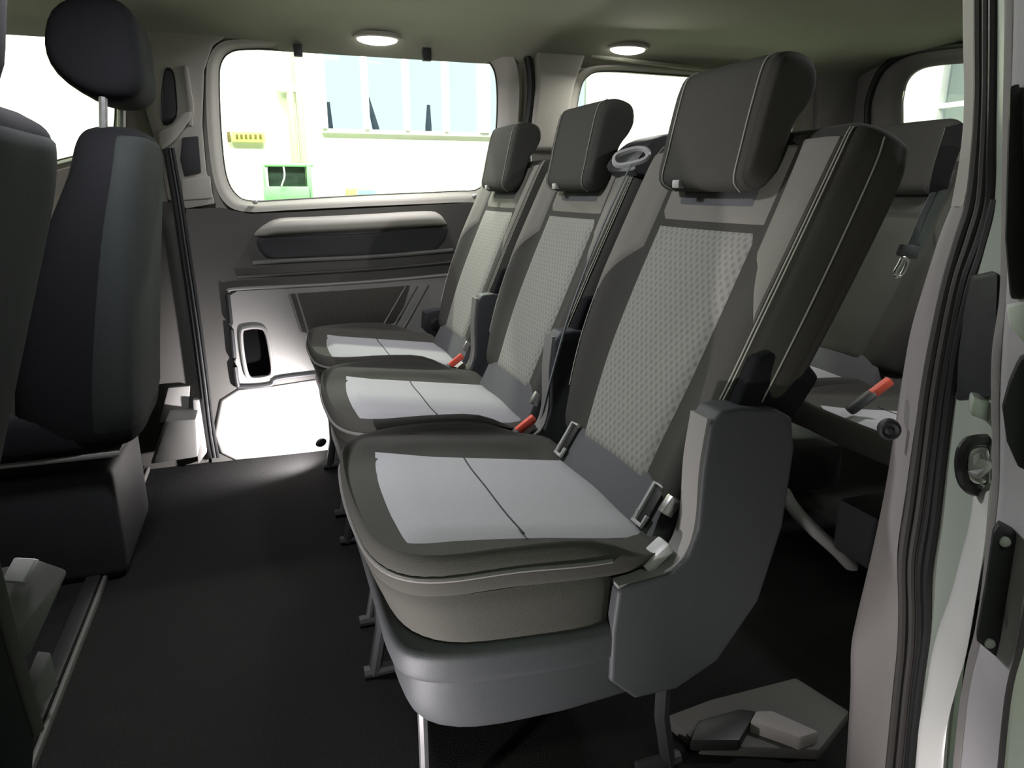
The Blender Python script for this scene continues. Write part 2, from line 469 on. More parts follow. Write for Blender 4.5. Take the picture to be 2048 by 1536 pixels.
# two raised lines that run along the panel
for pts, r, mt in (([(505, 525), (600, 520), (760, 512), (905, 500)], 0.011, PANEL_M), ([(475, 553), (600, 547), (760, 537), (905, 524)], 0.008, PANEL), ([(458, 587), (470, 578), (620, 571), (760, 562), (905, 549)], 0.009, PANEL_L)):
    obj('raised_rib', *tube(curve([at(x, y, WY-0.022) for x, y in pts], 5), r, 8, 0.7), mt, d1)
# pocket panel with opening, lower border and speaker cloth
pk = [(458, 592), (475, 582), (620, 575), (760, 566), (905, 553), (880, 700), (760, 735), (628, 744), (552, 756), (540, 768), (482, 772), (474, 762)]
hole = [(482, 668), (494, 656), (520, 655), (532, 664), (540, 700), (545, 742), (536, 754), (502, 757), (490, 735)]
V, Fc = plate([at(x, y, WY-0.028) for x, y in pk], [[at(x, y, WY-0.028) for x, y in hole]], (0, 0.03, 0))
obj('pocket_panel', V, Fc, PANEL_L, d1, smooth=False)
obj('pocket_rim', *ring_tube(loop([at(x, y, WY-0.03) for x, y in hole], 4), 0.007, 8), PANEL_L, d1)
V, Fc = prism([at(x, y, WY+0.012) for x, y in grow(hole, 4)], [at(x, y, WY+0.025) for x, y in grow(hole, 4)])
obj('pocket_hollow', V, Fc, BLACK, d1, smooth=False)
obj('pocket_border', *tube(curve([at(x, y, WY-0.03) for x, y in ((455, 588), (463, 660), (474, 762), (486, 773), (540, 769), (556, 757), (640, 746))], 6), 0.008, 8), PLASTIC_D, d1)
sp = [(578, 588), (700, 580), (820, 571), (800, 640), (740, 662), (640, 667), (606, 665), (598, 655)]
bevelled('speaker_cloth', *yprism(sp, WY-0.033, WY-0.02), MESHM, d1, 0.004)
for q in ((578, 588, 602, 662), (592, 587, 616, 664)):
    obj('raised_rib', *tube([at(q[0], q[1], WY-0.034), at(q[2], q[3], WY-0.034)], 0.004, 6), PANEL_M, d1)
for dx in (0, 22, 44):
    obj('raised_rib', *tube([at(812+dx, 572-dx*0.07, WY-0.034), at(764+dx, 655, WY-0.034)], 0.0035, 6), PANEL_M, d1)
# lower kick plate that the courtesy lamp lights
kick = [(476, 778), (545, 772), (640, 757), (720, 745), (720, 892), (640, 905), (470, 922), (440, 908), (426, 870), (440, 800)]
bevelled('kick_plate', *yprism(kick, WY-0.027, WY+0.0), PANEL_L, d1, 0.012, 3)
# seal down the front edge of the door
sl = empty('trim_2', tuple(at(400, 700, WY-0.03)), kind='structure')
seam = [(332, 296), (350, 400), (368, 520), (386, 640), (402, 760), (414, 860), (423, 915)]
obj('door_seal', *tube(curve([at(x, y, WY-0.03) for x, y in seam], 6), 0.011, 8), RUBBER, sl)
obj('seal_lip', *tube(curve([at(x+13, y, WY-0.035) for x, y in seam], 6), 0.006, 8), RUBBER, sl)
obj('seal_bead', *tube(curve([at(x+7, y, WY-0.042) for x, y in seam], 6), 0.003, 8), PLASTIC, sl)

# pillar in front of that door, with belt slot, grab bracket and a step with its light painted on
bp_ = empty('trim_3', tuple(at(380, 300, WY)), kind='structure')
pil = [(258, 60), (470, 60), (425, 90), (408, 140), (404, 250), (412, 340), (430, 408), (372, 418), (350, 405), (335, 400), (322, 330), (300, 250), (270, 150)]
bevelled('pillar_cover', *yprism(pil, WY-0.012, WY+0.03), TRIM, bp_, 0.008)
bevelled('pillar_ridge', *yprism([(366, 130), (374, 130), (388, 215), (384, 252), (376, 250), (376, 215)], WY-0.03, WY-0.01), TRIM, bp_, 0.004)
slot = [(329, 140), (345, 140), (352, 170), (353, 235), (326, 250), (322, 200)]
obj('belt_slot', *loft([[at(x, y, WY-0.013) for x, y in slot], [at(x, y, WY-0.02) for x, y in grow(slot, -2)], [at(x, y, WY-0.016) for x, y in grow(slot, -6)]], 3, 2), RUBBER, bp_)
bevelled('grab_bracket', *yprism([(318, 262), (345, 250), (366, 225), (382, 222), (380, 238), (352, 275), (325, 300), (318, 290)], WY-0.045, WY-0.012), TRIM, bp_, 0.006)
bevelled('belt_adjuster', *yprism([(364, 275), (396, 272), (402, 345), (368, 352), (360, 320)], WY-0.026, WY-0.012), PLASTIC_D, bp_, 0.004)
bevelled('cover_block', *yprism([(362, 358), (420, 352), (425, 396), (365, 400)], WY-0.026, WY-0.012), TRIM, bp_, 0.006)
lowp = [(330, 404), (352, 404), (370, 520), (388, 640), (404, 760), (416, 870), (420, 925), (240, 950), (240, 404)]
bevelled('pillar_foot', *yprism(lowp, WY-0.014, WY+0.03), PANEL, bp_, 0.006)
stp = [at(x, y, WY-0.16) for x, y in ((330, 842), (392, 838), (396, 915), (300, 930))]
V, Fc = prism(stp, [p+np.array([0, 0.15, 0]) for p in stp])
bevelled('step_box', V, Fc, PANEL_M, bp_, 0.01)
bevelled('lit_patch', *yprism([(336, 776), (380, 772), (376, 842), (318, 846)], WY-0.03, WY-0.012), PANEL_L, bp_, 0.004)  # pale plate stands for a patch of light above the step
bevelled('lit_edge', *yprism([(385, 800), (398, 800), (414, 905), (396, 930), (390, 860)], WY-0.05, WY-0.012), PANEL_L, bp_, 0.006)  # pale strip paints the light along the step's right edge

# pillar between the two far windows, black door gap, belt cover
cp = empty('trim_4', tuple(at(1100, 160, WY)), kind='structure')
gap = [(985, 76), (1034, 84), (1056, 118), (1062, 175), (1056, 240), (1040, 330), (1010, 402)]
obj('door_gap', *tube(curve([at(x, y, WY-0.002) for x, y in gap], 6), 0.014, 8), RUBBER, cp)
cov = [(1068, 60), (1180, 60), (1172, 110), (1150, 170), (1138, 240), (1128, 300), (1060, 300), (1068, 240), (1076, 170), (1074, 110)]
bevelled('pillar_cover', *yprism(cov, WY-0.035, WY+0.03), TRIM, cp, 0.014, 3)
# panel behind the rear window and lower rear side panel
lr = [(1040, 385), (1160, 362), (1600, 372), (1640, 250), (1640, 120), (1760, 90), (1760, 900), (1000, 900)]
bevelled('rear_side_panel', *yprism(lr, WY-0.012, WY+0.03), TRIM_G, cp, 0.008)

# ceiling, with a dropped roll along the side wall
cl = MB()
xs = np.linspace(-2.0, RX+0.1, 24)
prof = [(0.35, CZ-0.10), (0.45, CZ-0.03), (0.6, CZ), (1.5, CZ+0.012), (2.3, CZ), (2.46, CZ-0.012), (2.56, CZ-0.03), (2.62, CZ-0.055), (2.66, CZ-0.075)]
Ls = [[np.array([x, y, z]) for y, z in curve([np.array(p) for p in prof], 3)] for x in xs]
V, Fc = rings_open(Ls)
n0 = len(V); V2 = V+[p+np.array([0, 0, 0.05]) for p in V]
F2 = Fc+[tuple(i+n0 for i in f[::-1]) for f in Fc]
tag(obj('ceiling', V2, F2, HEAD), kind='structure')
hl = empty('trim_5', tuple(at(1450, 160, WY-0.06)), kind='structure')
obj('headliner_edge', *tube(curve([at(x, y, WY-0.03) for x, y in ((1180, 112), (1300, 126), (1450, 142), (1600, 146), (1700, 128))], 6), 0.014, 8, 0.6), HEAD, hl)
# rear end wall with window
def xl(pts, X, n=4): return loop([atx(x, y, X) for x, y in pts], n)
W4 = [(1800, 220), (1802, 190), (1812, 158), (1840, 137), (1900, 128), (1990, 124), (2080, 122), (2130, 150), (2140, 220), (2130, 280), (2060, 300), (1960, 300), (1850, 296), (1806, 285)]
W4o = [(1738, 230), (1745, 185), (1768, 138), (1815, 107), (1890, 92), (1990, 84), (2110, 84), (2190, 120), (2200, 220), (2190, 320), (2100, 350), (1960, 352), (1820, 350), (1745, 320)]
V, Fc = plate([np.array([RX+0.02, y, z]) for y, z in ((0.2, FZ-0.04), (WY+0.03, FZ-0.04), (WY+0.03, CZ+0.06), (0.2, CZ+0.06))], [xl(W4o, RX+0.02)], (0.05, 0, 0))
tag(obj('wall_rear', V, Fc, TRIM_G, smooth=False), kind='structure')
e4 = empty('window_4', tuple(atx(1960, 220, RX)), kind='structure')
I, O = xl(W4, RX+0.05), xl(W4o, RX)
midl = [(a*0.5+b*0.5)+np.array([-0.015, 0, 0]) for a, b in zip(I, O)]
V, Fc = [], []
Lq = [[p+np.array([0.06, 0, 0]) for p in O], O, midl, I, [p+np.array([0.02, 0, 0]) for p in I]]
for L in Lq: V += L
k = len(I)
for j in range(len(Lq)-1):
    for i in range(k): Fc.append((j*k+i, j*k+(i+1) % k, (j+1)*k+(i+1) % k, (j+1)*k+i))
obj('window_frame', V, Fc, TRIM_G, e4, angle=60)
obj('rubber_seal', *ring_tube([p+np.array([-0.008, 0, 0]) for p in O], 0.014, 8), RUBBER, e4)
g = [p+np.array([0.01, 0, 0]) for p in I]
obj('pane', *prism(g, [p+np.array([0.004, 0, 0]) for p in g]), GLASS, e4, smooth=False)
# front bulkhead end of the cabin (out of view): firewall
fw = MB(); fw.add(*box((-2.02, 1.5, 0.4), (0.05, 2.3, 0.9)))
tag(fw.build('wall_front', PLASTIC_D, smooth=False), kind='structure')

# ------------------------------------------------------------------ ceiling lamps
def ceiling_lamp(x, y, z, label, r=0.05):
    e = empty('ceiling_lamp', (x, y, z), label, 'lamp', 'lit lamps in the headliner')
    c = np.array([x, y, z])
    cir = lambda rr, dz: [c+np.array([math.cos(q)*rr*1.35, math.sin(q)*rr, dz]) for q in np.linspace(0, 2*math.pi, 10, endpoint=False)]
    obj('bezel', *loft([cir(r*1.15, 0.012), cir(r*1.18, 0.0), cir(r*1.02, -0.004)], 3, 2), TRIM, e)
    obj('lens', *loft([cir(r, 0.0), cir(r*0.95, -0.010), cir(r*0.55, -0.018), cir(r*0.1, -0.020)], 3, 2), LENS, e)
    return e
ceiling_lamp(0.425, 2.56, 1.392, 'small lit ceiling lamp above the side door window')
ceiling_lamp(1.33, 2.50, 1.405, 'lit ceiling lamp above the rear side window and second row')
lamp('lamp_light', 'AREA', (0.44, 2.50, 1.36), (0.3, 2.3, 0.0), 5.0, (0.96, 0.94, 1.0), 0.07)
lamp('lamp_light', 'AREA', (1.32, 2.44, 1.365), (1.25, 1.9, 0.0), 3.2, (1.0, 0.97, 0.92), 0.1)
# roof lamp over the second row (above the frame)
ceiling_lamp(-0.16, 1.42, CZ-0.004, 'lit ceiling lamp over the second row of seats', 0.06)
lamp('lamp_light', 'AREA', (-0.16, 1.42, CZ-0.035), (0.10, 1.35, 0.0), 10.5, (0.93, 0.92, 1.0), 0.12)

ceiling_lamp(1.50, 0.95, CZ-0.004, 'lit ceiling lamp over the third row of seats', 0.06)
lamp('lamp_light', 'AREA', (1.50, 0.95, CZ-0.035), (1.32, 0.98, 0.0), 6.0, (0.96, 0.94, 1.0), 0.12)
# courtesy lamps low in the step wells, and one added fill lamp
def courtesy(x, y, z, aim, energy, label, spot=110):
    e = empty('courtesy_or_fill_lamp', (x, y, z), label, 'lamp')
    d = Vector(aim)-Vector((x, y, z)); d.normalize()
    q = d.to_track_quat('Z', 'Y').to_matrix()
    c = Vector((x, y, z))
    R = lambda rr, t: [np.array(c+q @ Vector((math.cos(w)*rr*1.6, math.sin(w)*rr, t))) for w in np.linspace(0, 2*math.pi, 8, endpoint=False)]
    obj('housing', *loft([R(0.010, -0.014), R(0.014, -0.012), R(0.014, -0.002)], 2, 2), PLASTIC_D, e)
    obj('lens', *loft([R(0.012, -0.003), R(0.011, 0.002), R(0.004, 0.004)], 2, 2), LENS, e)
    lamp('courtesy_light', 'SPOT', tuple(c+d*0.012), aim, energy, (1.0, 0.94, 0.96), 0.012, spot=spot, blend=0.9)
courtesy(0.13, 2.38, 0.06, (-0.10, 2.62, 0.06), 46, 'small step lamp behind the middle seat base, aimed at the door kick plate', 150)
courtesy(-0.28, 0.55, 0.06, (0.13, 0.90, 0.25), 40.0, 'small step lamp by the open doorway beside the front seat', 84)
courtesy(0.34, 0.40, 0.02, (0.74, 0.52, 0.22), 5.0, 'small added fill lamp low in the open side doorway, facing the rear pillar', 88)  # added out of view to brighten the lower pillar and door

# ------------------------------------------------------------------ passenger seat (row two and three)
A_DIR = np.array([0.371, 0.928]); N_DIR = np.array([0.928, -0.371])
def back_rings(yc, x0=0.553, z0=0.44, L=0.60):
    """cross sections (y, t) up the backrest"""
    def ring(s, w, t0, t1, bol):
        base = np.array([x0, z0])+A_DIR*s*L
        pts = [(-0.56*w, 0.0), (0, 0.004), (0.56*w, 0.0), (0.80*w, -bol), (0.93*w, -bol*0.5), (1.0*w, 0.028), (1.0*w, 0.075), (0.93*w, 0.105), (0.5*w, 0.118),
               (0, 0.12), (-0.5*w, 0.118), (-0.93*w, 0.105), (-1.0*w, 0.075), (-1.0*w, 0.028), (-0.93*w, -bol*0.5), (-0.80*w, -bol)]
        out = []
        for y, t in pts:
            t = t0+(t1-t0)*(t+0.02)/0.14
            q = base+N_DIR*t
            out.append(np.array([q[0], yc+y, q[1]]))
        return out
    return [ring(-0.02, 0.19, 0.03, 0.08, 0.008), ring(0.0, 0.215, -0.008, 0.085, 0.012), ring(0.1, 0.232, -0.018, 0.09, 0.02), ring(0.3, 0.262, -0.022, 0.092, 0.024), ring(0.5, 0.272, -0.022, 0.098, 0.024),
            ring(0.7, 0.274, -0.02, 0.108, 0.018), ring(0.90, 0.273, -0.018, 0.116, 0.010), ring(0.965, 0.268, -0.014, 0.112, 0.005), ring(0.994, 0.260, -0.002, 0.106, 0.004), ring(1.006, 0.235, 0.018, 0.088, 0.003)]
OUT = [(0.090, 0.0), (0.093, 0.10), (0.102, 0.178), (0.128, 0.232), (0.18, 0.262), (0.28, 0.272), (0.39, 0.272), (0.48, 0.262), (0.528, 0.22), (0.54, 0.12), (0.54, 0.0),
       (0.54, -0.12), (0.528, -0.22), (0.48, -0.262), (0.39, -0.274), (0.28, -0.274), (0.18, -0.265), (0.128, -0.236), (0.102, -0.18), (0.093, -0.10)]
def sm(a, b, x):
    t = min(1, max(0, (x-a)/(b-a)))
    return t*t*(3-2*t)
def seat_h(x, y):
    h = 0.428-(x-0.155)*0.12
    return h+(0.022 if y > 0 else 0.012)*sm(0.165, 0.225, abs(y))-0.004*sm(0.0, 0.12, abs(y-0.0))+0.004
def strap(P, w, wdir, th=0.0012):
    wd_ = np.array(wdir, float); wd_ /= np.linalg.norm(wd_)
    V, Fc = [], []
    P = [np.array(p, float) for p in P]
    for i, p in enumerate(P):
        t = P[min(i+1, len(P)-1)]-P[max(i-1, 0)]; t /= np.linalg.norm(t)
        n_ = np.cross(t, wd_); n_ /= np.linalg.norm(n_)
        for a, b in ((-1, -1), (1, -1), (1, 1), (-1, 1)): V.append(p+wd_*w/2*a+n_*th*b)
    for i in range(len(P)-1):
        for k in range(4):
            Fc.append((i*4+k, i*4+(k+1) % 4, i*4+4+(k+1) % 4, i*4+4+k))
    Fc += [(0, 1, 2, 3), tuple(len(P)*4-4+k for k in range(4))]
    return V, Fc
def make_seat(yc, label):
    e = empty('passenger_seat', (0.33, yc, FZ), label, 'seat')
    O = lambda p, sc, z: np.array([0.30+(p[0]-0.30)*sc, yc+p[1]*sc, z])
    # base shroud
    B = [(max(x, 0.115) if x < 0.4 else x+0.08*(x-0.4)/0.115, y) for x, y in OUT]
    rr = []
    for sc, z, dx in ((0.96, 0.306, 0.03), (0.985, 0.304, 0.02), (1.010, 0.297, 0.008), (1.016, 0.288, 0.004), (1.016, 0.268, 0.004), (1.010, 0.258, 0.006), (1.000, 0.254, 0.014), (1.000, 0.245, 0.014), (0.998, 0.22, 0.016), (0.985, 0.190, 0.03), (0.93, 0.172, 0.06), (0.82, 0.168, 0.1)):
        rr.append([O((x+dx*(1 if x < 0.3 else 0), y), sc, z+(0.016*(0.42-min(x, 0.42))/0.3 if z > 0.24 else 0)) for x, y in B])
    obj('base_shroud', *loft(rr, 3, 3), PLASTIC, e)
    # cushion skirt
    rr = []
    for sc, z, dx in ((0.95, 0.300, 0.035), (0.972, 0.303, 0.028), (0.978, 0.335, 0.018), (0.985, 0.372, 0.008), (0.975, 0.394, 0.006)):
        rr.append([O((min(x, 0.425)+dx*(1 if x < 0.3 else 0), y), sc, z+(0.408-z)/0.1*0.016*(0.42-min(x, 0.42))/0.3) for x, y in OUT])
    obj('cushion_skirt', *loft(rr, 3, 3), CLOTH, e)
    # cushion pad
    rr = []
    for sc, z in ((0.95, 0.376), (0.985, 0.385), (1.0, 0.407), (1.0, 0.424), (0.975, 0.44), (0.945, None), (0.9, None), (0.8, None), (0.7, None), (0.45, None), (0.12, None)):
        r_ = []
        for p in OUT:
            q = O(p, sc, 0)
            h = seat_h(q[0], q[1]-yc)
            zz = h if z is None else z+0.015*sm(0.45, 0.28, p[0])
            if z is None: zz = h-0.002
            r_.append(np.array([q[0], q[1], zz if p[0] < 0.46 or (z is not None and z < 0.39) else min(zz, h)]))
        rr.append(r_)
    obj('cushion', *loft(rr, 3, 3), CLOTH, e)
    # piping
    pp = loop([O(p, 1.004, 0.409+0.015*sm(0.45, 0.28, p[0])) for p in OUT], 4)
    pp = [p for p in pp if p[0] < 0.43]
    pp = sorted(pp, key=lambda p: math.atan2(p[1]-yc, 0.43-p[0]+0.05))
    obj('piping', *tube(pp, 0.0035, 6), CLOTH_MID, e)
    # cushion insert with cross seam
    c4 = [(0.155, -0.160), (0.165, 0.192), (0.535, 0.150), (0.535, -0.185)]
    V, Fc, uv = [], [], []
    n = 16
    for j in range(n+1):
        for i in range(n+1):
            u, v = i/n, j/n
            x = (c4[0][0]*(1-u)+c4[1][0]*u)*(1-v)+(c4[3][0]*(1-u)+c4[2][0]*u)*v
            y = (c4[0][1]*(1-u)+c4[1][1]*u)*(1-v)+(c4[3][1]*(1-u)+c4[2][1]*u)*v
            x -= 0.012*(1-(2*u-1)**2)*(1-v)
            ed = min(u, 1-u, v, 1-v)
            d = -0.002 if ed == 0 else 0.009
            V.append(np.array([x, yc+y, seat_h(x, y)+d])); uv.append((x, y))
    for j in range(n):
        for i in range(n):
            k = j*(n+1)+i; Fc.append((k, k+1, k+n+2, k+n+1))
    obj('seat_insert', V, Fc, INSERT_SEAT, e, uv=uv)
    seam = []
    for u in np.linspace(0.01, 0.99, 15):
        v = 0.45
        x = 0.155+(0.535-0.155)*v-0.012*(1-(2*u-1)**2)*(1-v)
        y = (-0.160*(1-v)-0.185*v)*(1-u)+(0.205*(1-v)+0.150*v)*u
        seam.append((x, yc+y, seat_h(x, y)+0.0088))
    obj('cross_seam', *tube(seam, 0.0018, 6), SEAM, e)
    # flap between cushion and backrest, with child-seat anchors
    fp = [np.array(p) for p in ((0.512, yc-0.205, 0.377), (0.512, yc+0.165, 0.377), (0.568, yc+0.185, 0.470), (0.568, yc-0.175, 0.470))]
    nn = np.array([0.03, 0, -0.03])
    bevelled('cushion_flap', *prism(fp, [p+nn for p in fp]), CLOTH_NECK, e, 0.006)
    for y in (-0.165, 0.150):
        c = np.array([0.541, yc+y, 0.425])
        u_, w_ = np.array([0.516, 0, 0.857]), np.array([0, 1.0, 0])
        q = [c+u_*a+w_*b for a, b in ((-0.034, -0.013), (-0.034, 0.013), (0.034, 0.013), (0.034, -0.013))]
        f_ = np.array([-0.0055, 0, 0.0033])
        an = bevelled('anchor_slot', *prism([p+f_ for p in q], [p-f_ for p in q]), RUBBER, e, 0.003)
        obj('anchor_frame', *tube([q[1]+f_*1.2, q[2]+f_*1.2, q[3]+f_*1.2], 0.0045, 6), SILVER, an)
        obj('anchor_clip', *tube([q[0]+f_*1.4+u_*0.018, q[0]+f_*1.5, q[1]+f_*1.5, q[1]+f_*1.4+u_*0.018], 0.004, 6), SILVER, an)
    # backrest
    R = back_rings(yc)
    obj('backrest', *loft(R, 10, 6), CLOTH, e)
    # ring index 0..2 is the middle, 2..4 bolster (far), 14..16 bolster (near)
    V, Fc, uv = patch(R, ((0.12, 1.0), (1.98, 1.0), (1.9, 5.1), (0.1, 5.1)), 0.007, 20, 24)
    obj('back_insert', V, Fc, INSERT_BACK, e, uv=uv)
    for nm, quad in (('shoulder_panel', ((2.08, 4.7), (4.2, 3.5), (4.2, 6.6), (2.0, 6.9))), ('shoulder_panel', ((14.42, 3.9), (15.92, 4.75), (16.0, 6.9), (14.42, 6.75)))):
        V, Fc, uv = patch(R, quad, 0.004, 18, 22, 0.05)
        obj(nm, V, Fc, CLOTH_SHOULDER, e, uv=uv)
    V, Fc, uv = patch(R, ((0.02, 5.14), (1.98, 5.14), (2.0, 6.7), (0.0, 6.7)), 0.003, 14, 10, 0.06)
    obj('neck_panel', V, Fc, CLOTH_SHOULDER, e, uv=uv)
    V, Fc, uv = patch(R, ((0.3, 5.32), (1.7, 5.32), (1.7, 6.5), (0.3, 6.5)), 0.006, 14, 10, 0.08)
    obj('headrest_pad', V, Fc, CLOTH_NECK, e, uv=uv)
    for k, s0, s1 in ((14.32, 2.2, 7.3), (14.18, 2.2, 7.3), (12.9, 2.2, 7.2), (3.68, 2.2, 7.3), (5.1, 2.2, 7.2)):
        ln = []
        for s in np.linspace(s0, s1, 28):
            p = surf(R, k, s)
            du = surf(R, k+0.05, s)-surf(R, k-0.05, s); dv = surf(R, k, s+0.05)-surf(R, k, s-0.05)
            n_ = -np.cross(du, dv); n_ /= np.linalg.norm(n_)
            ln.append(p+n_*0.0018)
        obj('stitching', *tube(ln, 0.0013, 5), STITCH, e)
    # hinge cover low on the side of the backrest, and latch box on the back
    hv = [(0.60, 0.60), (0.63, 0.68), (0.67, 0.69), (0.72, 0.665), (0.745, 0.64), (0.70, 0.57), (0.66, 0.55)]
    bevelled('hinge_cover', *ext_y(hv, yc-0.268, yc-0.21), CLOTH_DEEP, e, 0.01, 3)
    # headrest
    pr = [(0.690, 0.918), (0.698, 0.965), (0.712, 1.03), (0.728, 1.085), (0.750, 1.099), (0.780, 1.097), (0.803, 1.084), (0.808, 1.055), (0.795, 1.028), (0.772, 1.0), (0.757, 0.96), (0.742, 0.915), (0.715, 0.900)]
    cx, cz = 0.748, 1.0
    rr = []
    for y, sc in ((-0.134, 0.55), (-0.132, 0.82), (-0.122, 0.95), (-0.105, 1.0), (0, 1.01), (0.105, 1.0), (0.122, 0.95), (0.132, 0.82), (0.134, 0.55)):
        rr.append([np.array([cx+(x-cx)*sc, yc+y, cz+(z-cz)*sc]) for x, z in pr])
    hr = obj('headrest', *loft(rr, 3, 4), CLOTH, e)
    for sg in (-1, 1):
        ln = [np.array([cx+(x-cx)*0.995-0.001, yc+sg*0.103, cz+(z-cz)*1.004]) for x, z in (pr[0], pr[1], pr[2], pr[3], pr[4])]
        ln = curve([np.array([0.712, yc+sg*0.09, 0.899])]+ln, 5)
        obj('stitching', *tube([p-np.array([0.001, 0, 0]) for p in ln], 0.0013, 5), STITCH, hr)
    bevelled('release_tab', *box((0.693, yc+0.055, 0.912), (0.016, 0.022, 0.014)), SILVER, hr, 0.003)
    for y in (-0.06, 0.06):
        po = obj('headrest_post', *tube([(0.79, yc+y, 1.03), (0.795, yc+y, 0.99), (0.785, yc+y, 0.93)], 0.006, 8), CHROME, e)
        bevelled('post_sleeve', *box((0.796, yc+y, 0.972), (0.026, 0.028, 0.016)), PLASTIC_D, po, 0.004)
    # side shield with its upright
    pf = [(0.418, 0.30), (0.424, 0.366), (0.44, 0.372), (0.505, 0.376), (0.532, 0.398), (0.546, 0.44), (0.547, 0.53), (0.553, 0.595), (0.568, 0.612), (0.60, 0.614), (0.66, 0.606), (0.69, 0.59), (0.70, 0.54), (0.695, 0.42), (0.665, 0.30), (0.60, 0.21), (0.53, 0.178), (0.46, 0.180), (0.418, 0.22)]
    ss = bevelled('side_shield', *ext_y(pf, yc-0.281, yc-0.232), PLASTIC, e, 0.006, 3)
    highlight_line = curve([np.array([x, yc-0.262, z]) for x, z in ((0.428, 0.366), (0.47, 0.369), (0.512, 0.377), (0.538, 0.403), (0.549, 0.45), (0.549, 0.53), (0.556, 0.60))], 5)
    highlight_line = [p+np.array([-0.002, 0.006, 0.002]) for p in highlight_line]
    obj('shield_highlight', *strap(highlight_line, 0.040, (0, 1, 0), 0.004), PANEL_M, ss)  # paler strip paints the light caught by the shield's top face
    bevelled('recline_lever', *box((0.498, yc-0.248, 0.392), (0.05, 0.03, 0.018), Matrix.Rotation(math.radians(-38), 3, 'Y')), SILVER, ss, 0.005)
    bevelled('belt_anchor', *box((0.535, yc-0.222, 0.452), (0.022, 0.014, 0.03), Matrix.Rotation(math.radians(35), 3, 'Y')), CHROME, e, 0.004)
    # buckle with red button, on the near side
    # legs and rails
    for x in (0.16, 0.56):
        for y in (-0.2, 0.2):
            lg = obj('leg', *tube([(x, yc+y, 0.235), (x, yc+y, 0.06), (x-0.02 if x < 0.3 else x+0.02, yc+y, FZ+0.006)], 0.008 if (x < 0.3 and y < 0) else 0.013, 8), CHROME if (x < 0.3 and y < 0) else PLASTIC_D, e)
            obj('foot', *tube([(x-0.04, yc+y, FZ+0.012), (x+0.04, yc+y, FZ+0.012)], 0.012, 8), PLASTIC_D, lg)
    bevelled('under_frame', *box((0.40, yc+0.04, 0.12), (0.30, 0.30, 0.14)), PLASTIC_D, e, 0.02, 2)
    return e
def add_buckle(e, yc, x, y, z, lab=None):
    q = np.array([x, yc+y, z])
    d = np.array([0.70, -0.35, 0.42]); d /= np.linalg.norm(d)
    bk = obj('buckle', *tube([q-d*0.035, q-d*0.03, q+d*0.03, q+d*0.034], [0.013, 0.016, 0.016, 0.012], 8, 0.6), PLASTIC_D, e)
    obj('buckle_button', *tube([q+d*0.0+np.array([-0.004, 0, 0.012]), q+d*0.044+np.array([-0.004, 0, 0.008])], [0.0115, 0.0115], 8, 0.55), RED, bk)
    return bk
Y1, PITCH = 1.04, 0.58
s1 = make_seat(Y1, 'nearest grey cloth seat with full dotted backrest in view and large side shield')
s2 = copy_tree(s1, None, ('anchor_slot',)); s2.location.y += PITCH; s2.location.x += 0.014
s2['label'] = 'middle seat of the second row, with the belt running down its backrest'
s3 = copy_tree(s1, None, ('anchor_slot',)); s3.location.y += 2*PITCH; s3.location.x += 0.018
s3['label'] = 'farthest seat of the second row, beside the window wall'
third = ('base_shroud', 'cushion_skirt', 'side_shield', 'leg', 'hinge_cover', 'piping', 'belt_anchor', 'anchor_slot', 'stitching', 'headrest_pad')
s4 = copy_tree(s1, None, third); s4.location = s1.location+Vector((1.03, 0.58, -0.01))
s4['label'] = 'third row seat with black headrest against the rear window'
s5 = copy_tree(s1, None, third); s5.location = s1.location+Vector((1.03, 0.0, -0.015))
s5['label'] = 'third row cushion with red buckle, half hidden by the door pillar'
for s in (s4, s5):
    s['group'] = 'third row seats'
    for ch in s.children:      # darker undotted cloth on these third row panels
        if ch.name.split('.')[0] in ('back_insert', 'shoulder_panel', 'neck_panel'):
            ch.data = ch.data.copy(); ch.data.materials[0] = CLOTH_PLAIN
for s in (s1, s2, s3): s['group'] = 'second row seats'
def world_buckle(e, p):
    e0 = np.array(p, float)
    d = np.array([0.62, -0.2, 0.55]); d /= np.linalg.norm(d)
    sd = np.array([0, 1.0, 0])
    bk = obj('buckle', *tube([e0-d*0.05, e0-d*0.045, e0+d*0.008, e0+d*0.014], [0.014, 0.018, 0.018, 0.014], 10, 0.55), PLASTIC_D, e)
    bevelled('buckle_button', *box(e0+d*0.030, (0.056, 0.020, 0.017), Vector(d).to_track_quat('X', 'Z').to_matrix()), RED, bk, 0.004)
    return bk
world_buckle(s2, at(1028, 868, Y1+PITCH-0.27))
world_buckle(s3, at(895, 736, Y1+2*PITCH-0.27))
world_buckle(s5, at(1736, 794, 1.12))

# belt guide and webbing on the middle seat
YB = Y1+PITCH-0.20
sh = obj('shoulder_housing', *loft([[at(x, y, YB-0.05) for x, y in q] for q in ()] or [[at(1290, 300, YB)+np.array([dx, dy, dz])*sc for dx, dy, dz in ((-0.05, -0.04, -0.03), (-0.05, 0.05, -0.03), (-0.04, 0.05, 0.01), (0.0, 0.05, 0.035), (0.06, 0.04, 0.03), (0.07, -0.03, 0.0), (0.05, -0.05, -0.03), (0.0, -0.05, -0.04))] for sc in ()] or
        [[at(1288, 305, YB)+np.array([x, y, z*s_]) for x, z in ((-0.055, -0.05), (-0.05, -0.01), (-0.02, 0.022), (0.03, 0.035), (0.07, 0.028), (0.085, 0.0), (0.07, -0.05))] for y, s_ in ((-0.08, 0.7), (-0.07, 1.0), (0.03, 1.0), (0.05, 0.7))], 3, 3), PLASTIC_D, s2)
bt = empty('seat_belt', tuple(at(1180, 560, YB)), 'grey seat belt running down the middle seat backrest from its shoulder', 'seat belt')
